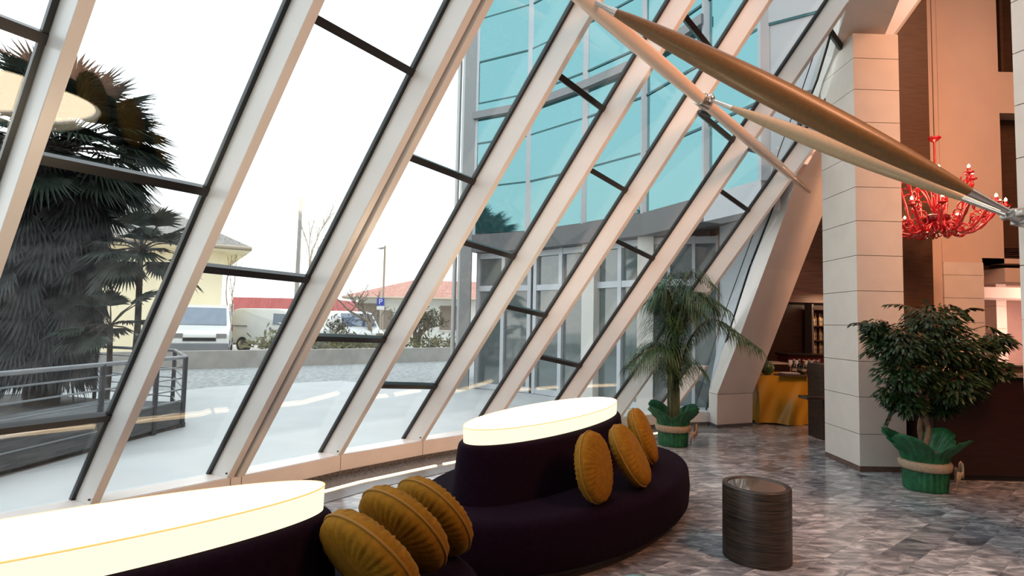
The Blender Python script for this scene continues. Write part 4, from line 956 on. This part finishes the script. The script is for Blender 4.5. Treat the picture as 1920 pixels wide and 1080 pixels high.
MB().box(p[0]-.01, p[0]+.07, 24.93, 24.95, zc-.15, zc+.30).build('blue_mark', BLUE, r)
# ---------------------------------------------------------------- bare trees
def bare_tree(loc, h, spread, seed, label, twigs=5, col=(.20, .15, .11), lean=0, tr=.12, up=.5, leafy=None):
    q = random.Random(seed); m = MB(); lf = MB()
    def br(p, d, L_, rr, lev):
        pts = [p]; 
        for j in range(4):
            d = (d+V((q.uniform(-.25, .25), q.uniform(-.25, .25), q.uniform(-.1, .2)))).normalized(); p = p+d*L_/4; pts.append(p)
        m.tube(pts, [rr*(1-.12*j) for j in range(5)], 5, cap=False)
        if lev <= 0:
            if leafy:
                for _ in range(10):
                    c_ = pts[q.randrange(5)]+V((q.gauss(0, .12), q.gauss(0, .12), q.gauss(0, .12))); a2 = V((q.uniform(-1, 1), q.uniform(-1, 1), q.uniform(-1, 1))).normalized()*.09; b2 = a2.cross(V((.3, .5, .8))).normalized()*.03
                    lf.add([c_-a2, c_+b2, c_+a2, c_-b2], [(0, 1, 2, 3)])
            return
        for _ in range(q.choice([2, 3, 3])):
            k_ = q.choice([2, 3, 4]); nd = (d*.6+V((q.uniform(-1, 1)*spread, q.uniform(-1, 1)*spread, q.uniform(-.2, 1)*up))).normalized(); br(pts[k_], nd, L_*q.uniform(.6, .8), rr*.55, lev-1)
    r = empty('bare_tree', V(loc), label, 'tree')
    br(V(loc), V((lean, 0, 1)), h*.42, tr, twigs)
    m.build('trunk_and_branches', mat('bare bark %s' % seed, col, .85), r)
    if leafy: lf.build('foliage', leafy, r)
    return r
p = AT(701, 600, 25); bare_tree((p[0], 25, .1), 3.6, 1.1, 3, 'gnarled bare tree in front of the red roofed house', 4, tr=.14)
p = AT(783, 600, 25); bare_tree((p[0], 25, .1), 2.9, 1.2, 9, 'twiggy olive green tree left of the glass building', 5, tr=.2, leafy=leaf_mat('olive twig leaf', (.09, .10, .05), (.22, .2, .12), .7), up=.35)
p = AT(630, 600, 23.5); bare_tree((p[0], 23.5, .1), 1.9, 1.0, 14, 'small bare bush tree in front of the third van', 4, tr=.06, leafy=leaf_mat('dark twig leaf', (.06, .07, .04), (.16, .14, .09), .7))
p = AT(572, 600, 28); bare_tree((p[0], 28, .1), 8.2, .25, 17, 'slim tall bare poplar right of the concrete pole', 5, col=(.45, .38, .28), tr=.09, up=1.6)
p = AT(428, 600, 24); bare_tree((p[0], 24, .1), 4.4, .3, 19, 'thin young bare tree at the corner of the cream house', 4, col=(.35, .28, .2), tr=.05, up=1.5)
# ---------------------------------------------------------------- outdoor palms
PG = leaf_mat('dark palm fan leaf', (.010, .022, .014), (.03, .05, .03), .5); PD = leaf_mat('dry hanging palm leaf', (.012, .016, .016), (.045, .052, .052), .7); PT = mat('fibrous palm trunk', (.05, .04, .03), .9, noise=(8, .4), bump=(20, .8))
def fan(m, c, d, R_, q, segs=22, droop=.25, spread=2.5, w=.028):
    d = d.normalized(); s_ = d.cross(V((0, 0, 1)))
    if s_.length < .1: s_ = V((1, 0, 0))
    s_.normalize(); n_ = s_.cross(d).normalized()
    for k in range(segs):
        a = (k/(segs-1)-.5)*spread; e = d*math.cos(a)+s_*math.sin(a); L_ = R_*(1-.25*abs(a)/spread*2)*q.uniform(.9, 1.05)
        sd = (-d*math.sin(a)+s_*math.cos(a)); p1 = c+e*L_*.55+n_*.01; p2 = c+e*L_+V((0, 0, -droop*L_*q.uniform(.5, 1.3)))
        m.add([c, p1+sd*w+n_*.012, p2, p1-sd*w+n_*.012, p1-n_*.008], [(0, 1, 4), (1, 2, 4), (4, 2, 3), (0, 4, 3)])
def palm(loc, zc, RC, nl, label, seed, skirt=0, skirt_r=.7, fanR=.75, th_=.18, lo=-.5):
    q = random.Random(seed); r = empty('fan_palm', V(loc), label, 'palm'); x, y = loc[0], loc[1]; c0 = V((x, y, zc))
    MB().tube([(x, y, 0), (x+.03, y, zc*.5), (x, y, zc)], [th_*1.15, th_, th_*.9], 14).build('trunk', PT, r)
    pm = MB(); fm = MB()
    for k in range(nl):
        a = q.uniform(0, 2*math.pi); el = math.asin(q.uniform(lo, .98)); d = V((math.cos(a)*math.cos(el), math.sin(a)*math.cos(el), math.sin(el))); L_ = RC*q.uniform(.45, .72)
        e = c0+d*L_+V((0, 0, -.08*L_)); pm.tube([c0, c0.lerp(e, .5)+V((0, 0, .04)), e], [.014, .011, .008], 5); fan(fm, e, (d+V((0, 0, -.2))), fanR*q.uniform(.8, 1.1), q, droop=.18)
    pm.build('leaf_stalks', PT, r); fm.build('fan_leaves', PG, r)
    if skirt:
        sm = MB()
        for k in range(skirt):
            z = zc-.2-q.random()*(zc-.3)*.85; a = q.uniform(0, 2*math.pi); rr = skirt_r*q.uniform(.35, .95)*(.5+.5*z/zc); e = V((x+math.cos(a)*rr, y+math.sin(a)*rr, z)); fan(sm, e, V((math.cos(a)*.5, math.sin(a)*.5, -1)), .7, q, 14, .2, 1.8, .032)
        sm.build('hanging_dead_leaves', PD, r)
p = AT(112, 280, 9.6); palm((p[0], 9.6, 0), p[2], 1.72, 125, 'large dark fan palm with a shaggy skirt outside the left of the glass wall', 31, skirt=330, skirt_r=.92, fanR=.9, th_=.22, lo=-.55)
p = AT(262, 500, 9.7); palm((p[0], 9.7, 0), AT(262, 470, 9.7)[2], .85, 34, 'smaller fan palm with drooping fans right of the large palm', 37, skirt=0, fanR=.6, th_=.05, lo=-.8)
p = AT(205, 640, 8.9); palm((p[0], 8.9, 0), AT(205, 610, 8.9)[2], .75, 16, 'low young fan palm beside the railing', 41, skirt=0, fanR=.5, th_=.04, lo=-.4)
# ---------------------------------------------------------------- railing
RAILM = mat('dark grey steel railing', (.05, .055, .06), .45, .4)
c0 = G(341, 800, 0); c1 = G(287, 815, 0); nd_ = c1-c0; nd_ = nd_/np.linalg.norm(nd_)
pts = [c0+nd_*4.5, c0+nd_*3.0, c0+nd_*1.5, c1, c0, G(322, 768, 0), G(176, 752, 0), G(60, 742, 0)]
r = empty('steel_railing', V(c0), 'dark steel railing with round horizontal bars around the palm bed', 'railing')
KH = .10
for p in pts: MB().tube([g_(p, 0), g_(p, 1.0)], .033, 10).build('post', RAILM, r)
m_names = 0
for z in (.22, .38, .54, .70, .86):
    MB().tube([g_(p, z) for p in pts], .011, 8).build('rail_bar', mat('pale steel rail', (.30, .31, .32), .35, .6), r)
MB().tube([g_(p, 1.0) for p in pts], .028, 10).build('handrail', mat('grey steel handrail', (.30, .30, .31), .4, .5), r)
kb = [(p[0], p[1]) for p in pts]
tag(MB().prism([(kb[0][0]-.1, kb[0][1]+.2), (kb[3][0]-.05, kb[3][1]+.05), (kb[4][0]+.02, kb[4][1]+.05), (kb[5][0], kb[5][1]), (kb[6][0], kb[6][1]), (kb[7][0], kb[7][1]), (-12, 9)], -.01, .05).build('palm_bed', mat('dark bed soil and stone', (.07, .065, .06), .9, noise=(6, .4)), loc=V((-7, 8, 0))), 'dark planted bed under the palms behind the railing', 'flower bed')
a0 = c0+nd_*.05; a1 = c0+nd_*4.6; nn2 = np.array([nd_[1], -nd_[0], 0])
if nn2[0] > 0: nn2 = -nn2
A4 = [a0, a1, a1+nn2*1.2, a0+nn2*1.2]
tag(MB().hexa([g_(p, .05) for p in A4], [g_(p, .36) for p in A4]).build('stone_planter', mat('dark slatted stone', (.09, .095, .10), .8, noise=(3, .3), stretch=(1, 1, 20)), loc=V(a0)), 'dark low stone block inside the railing corner', 'planter')
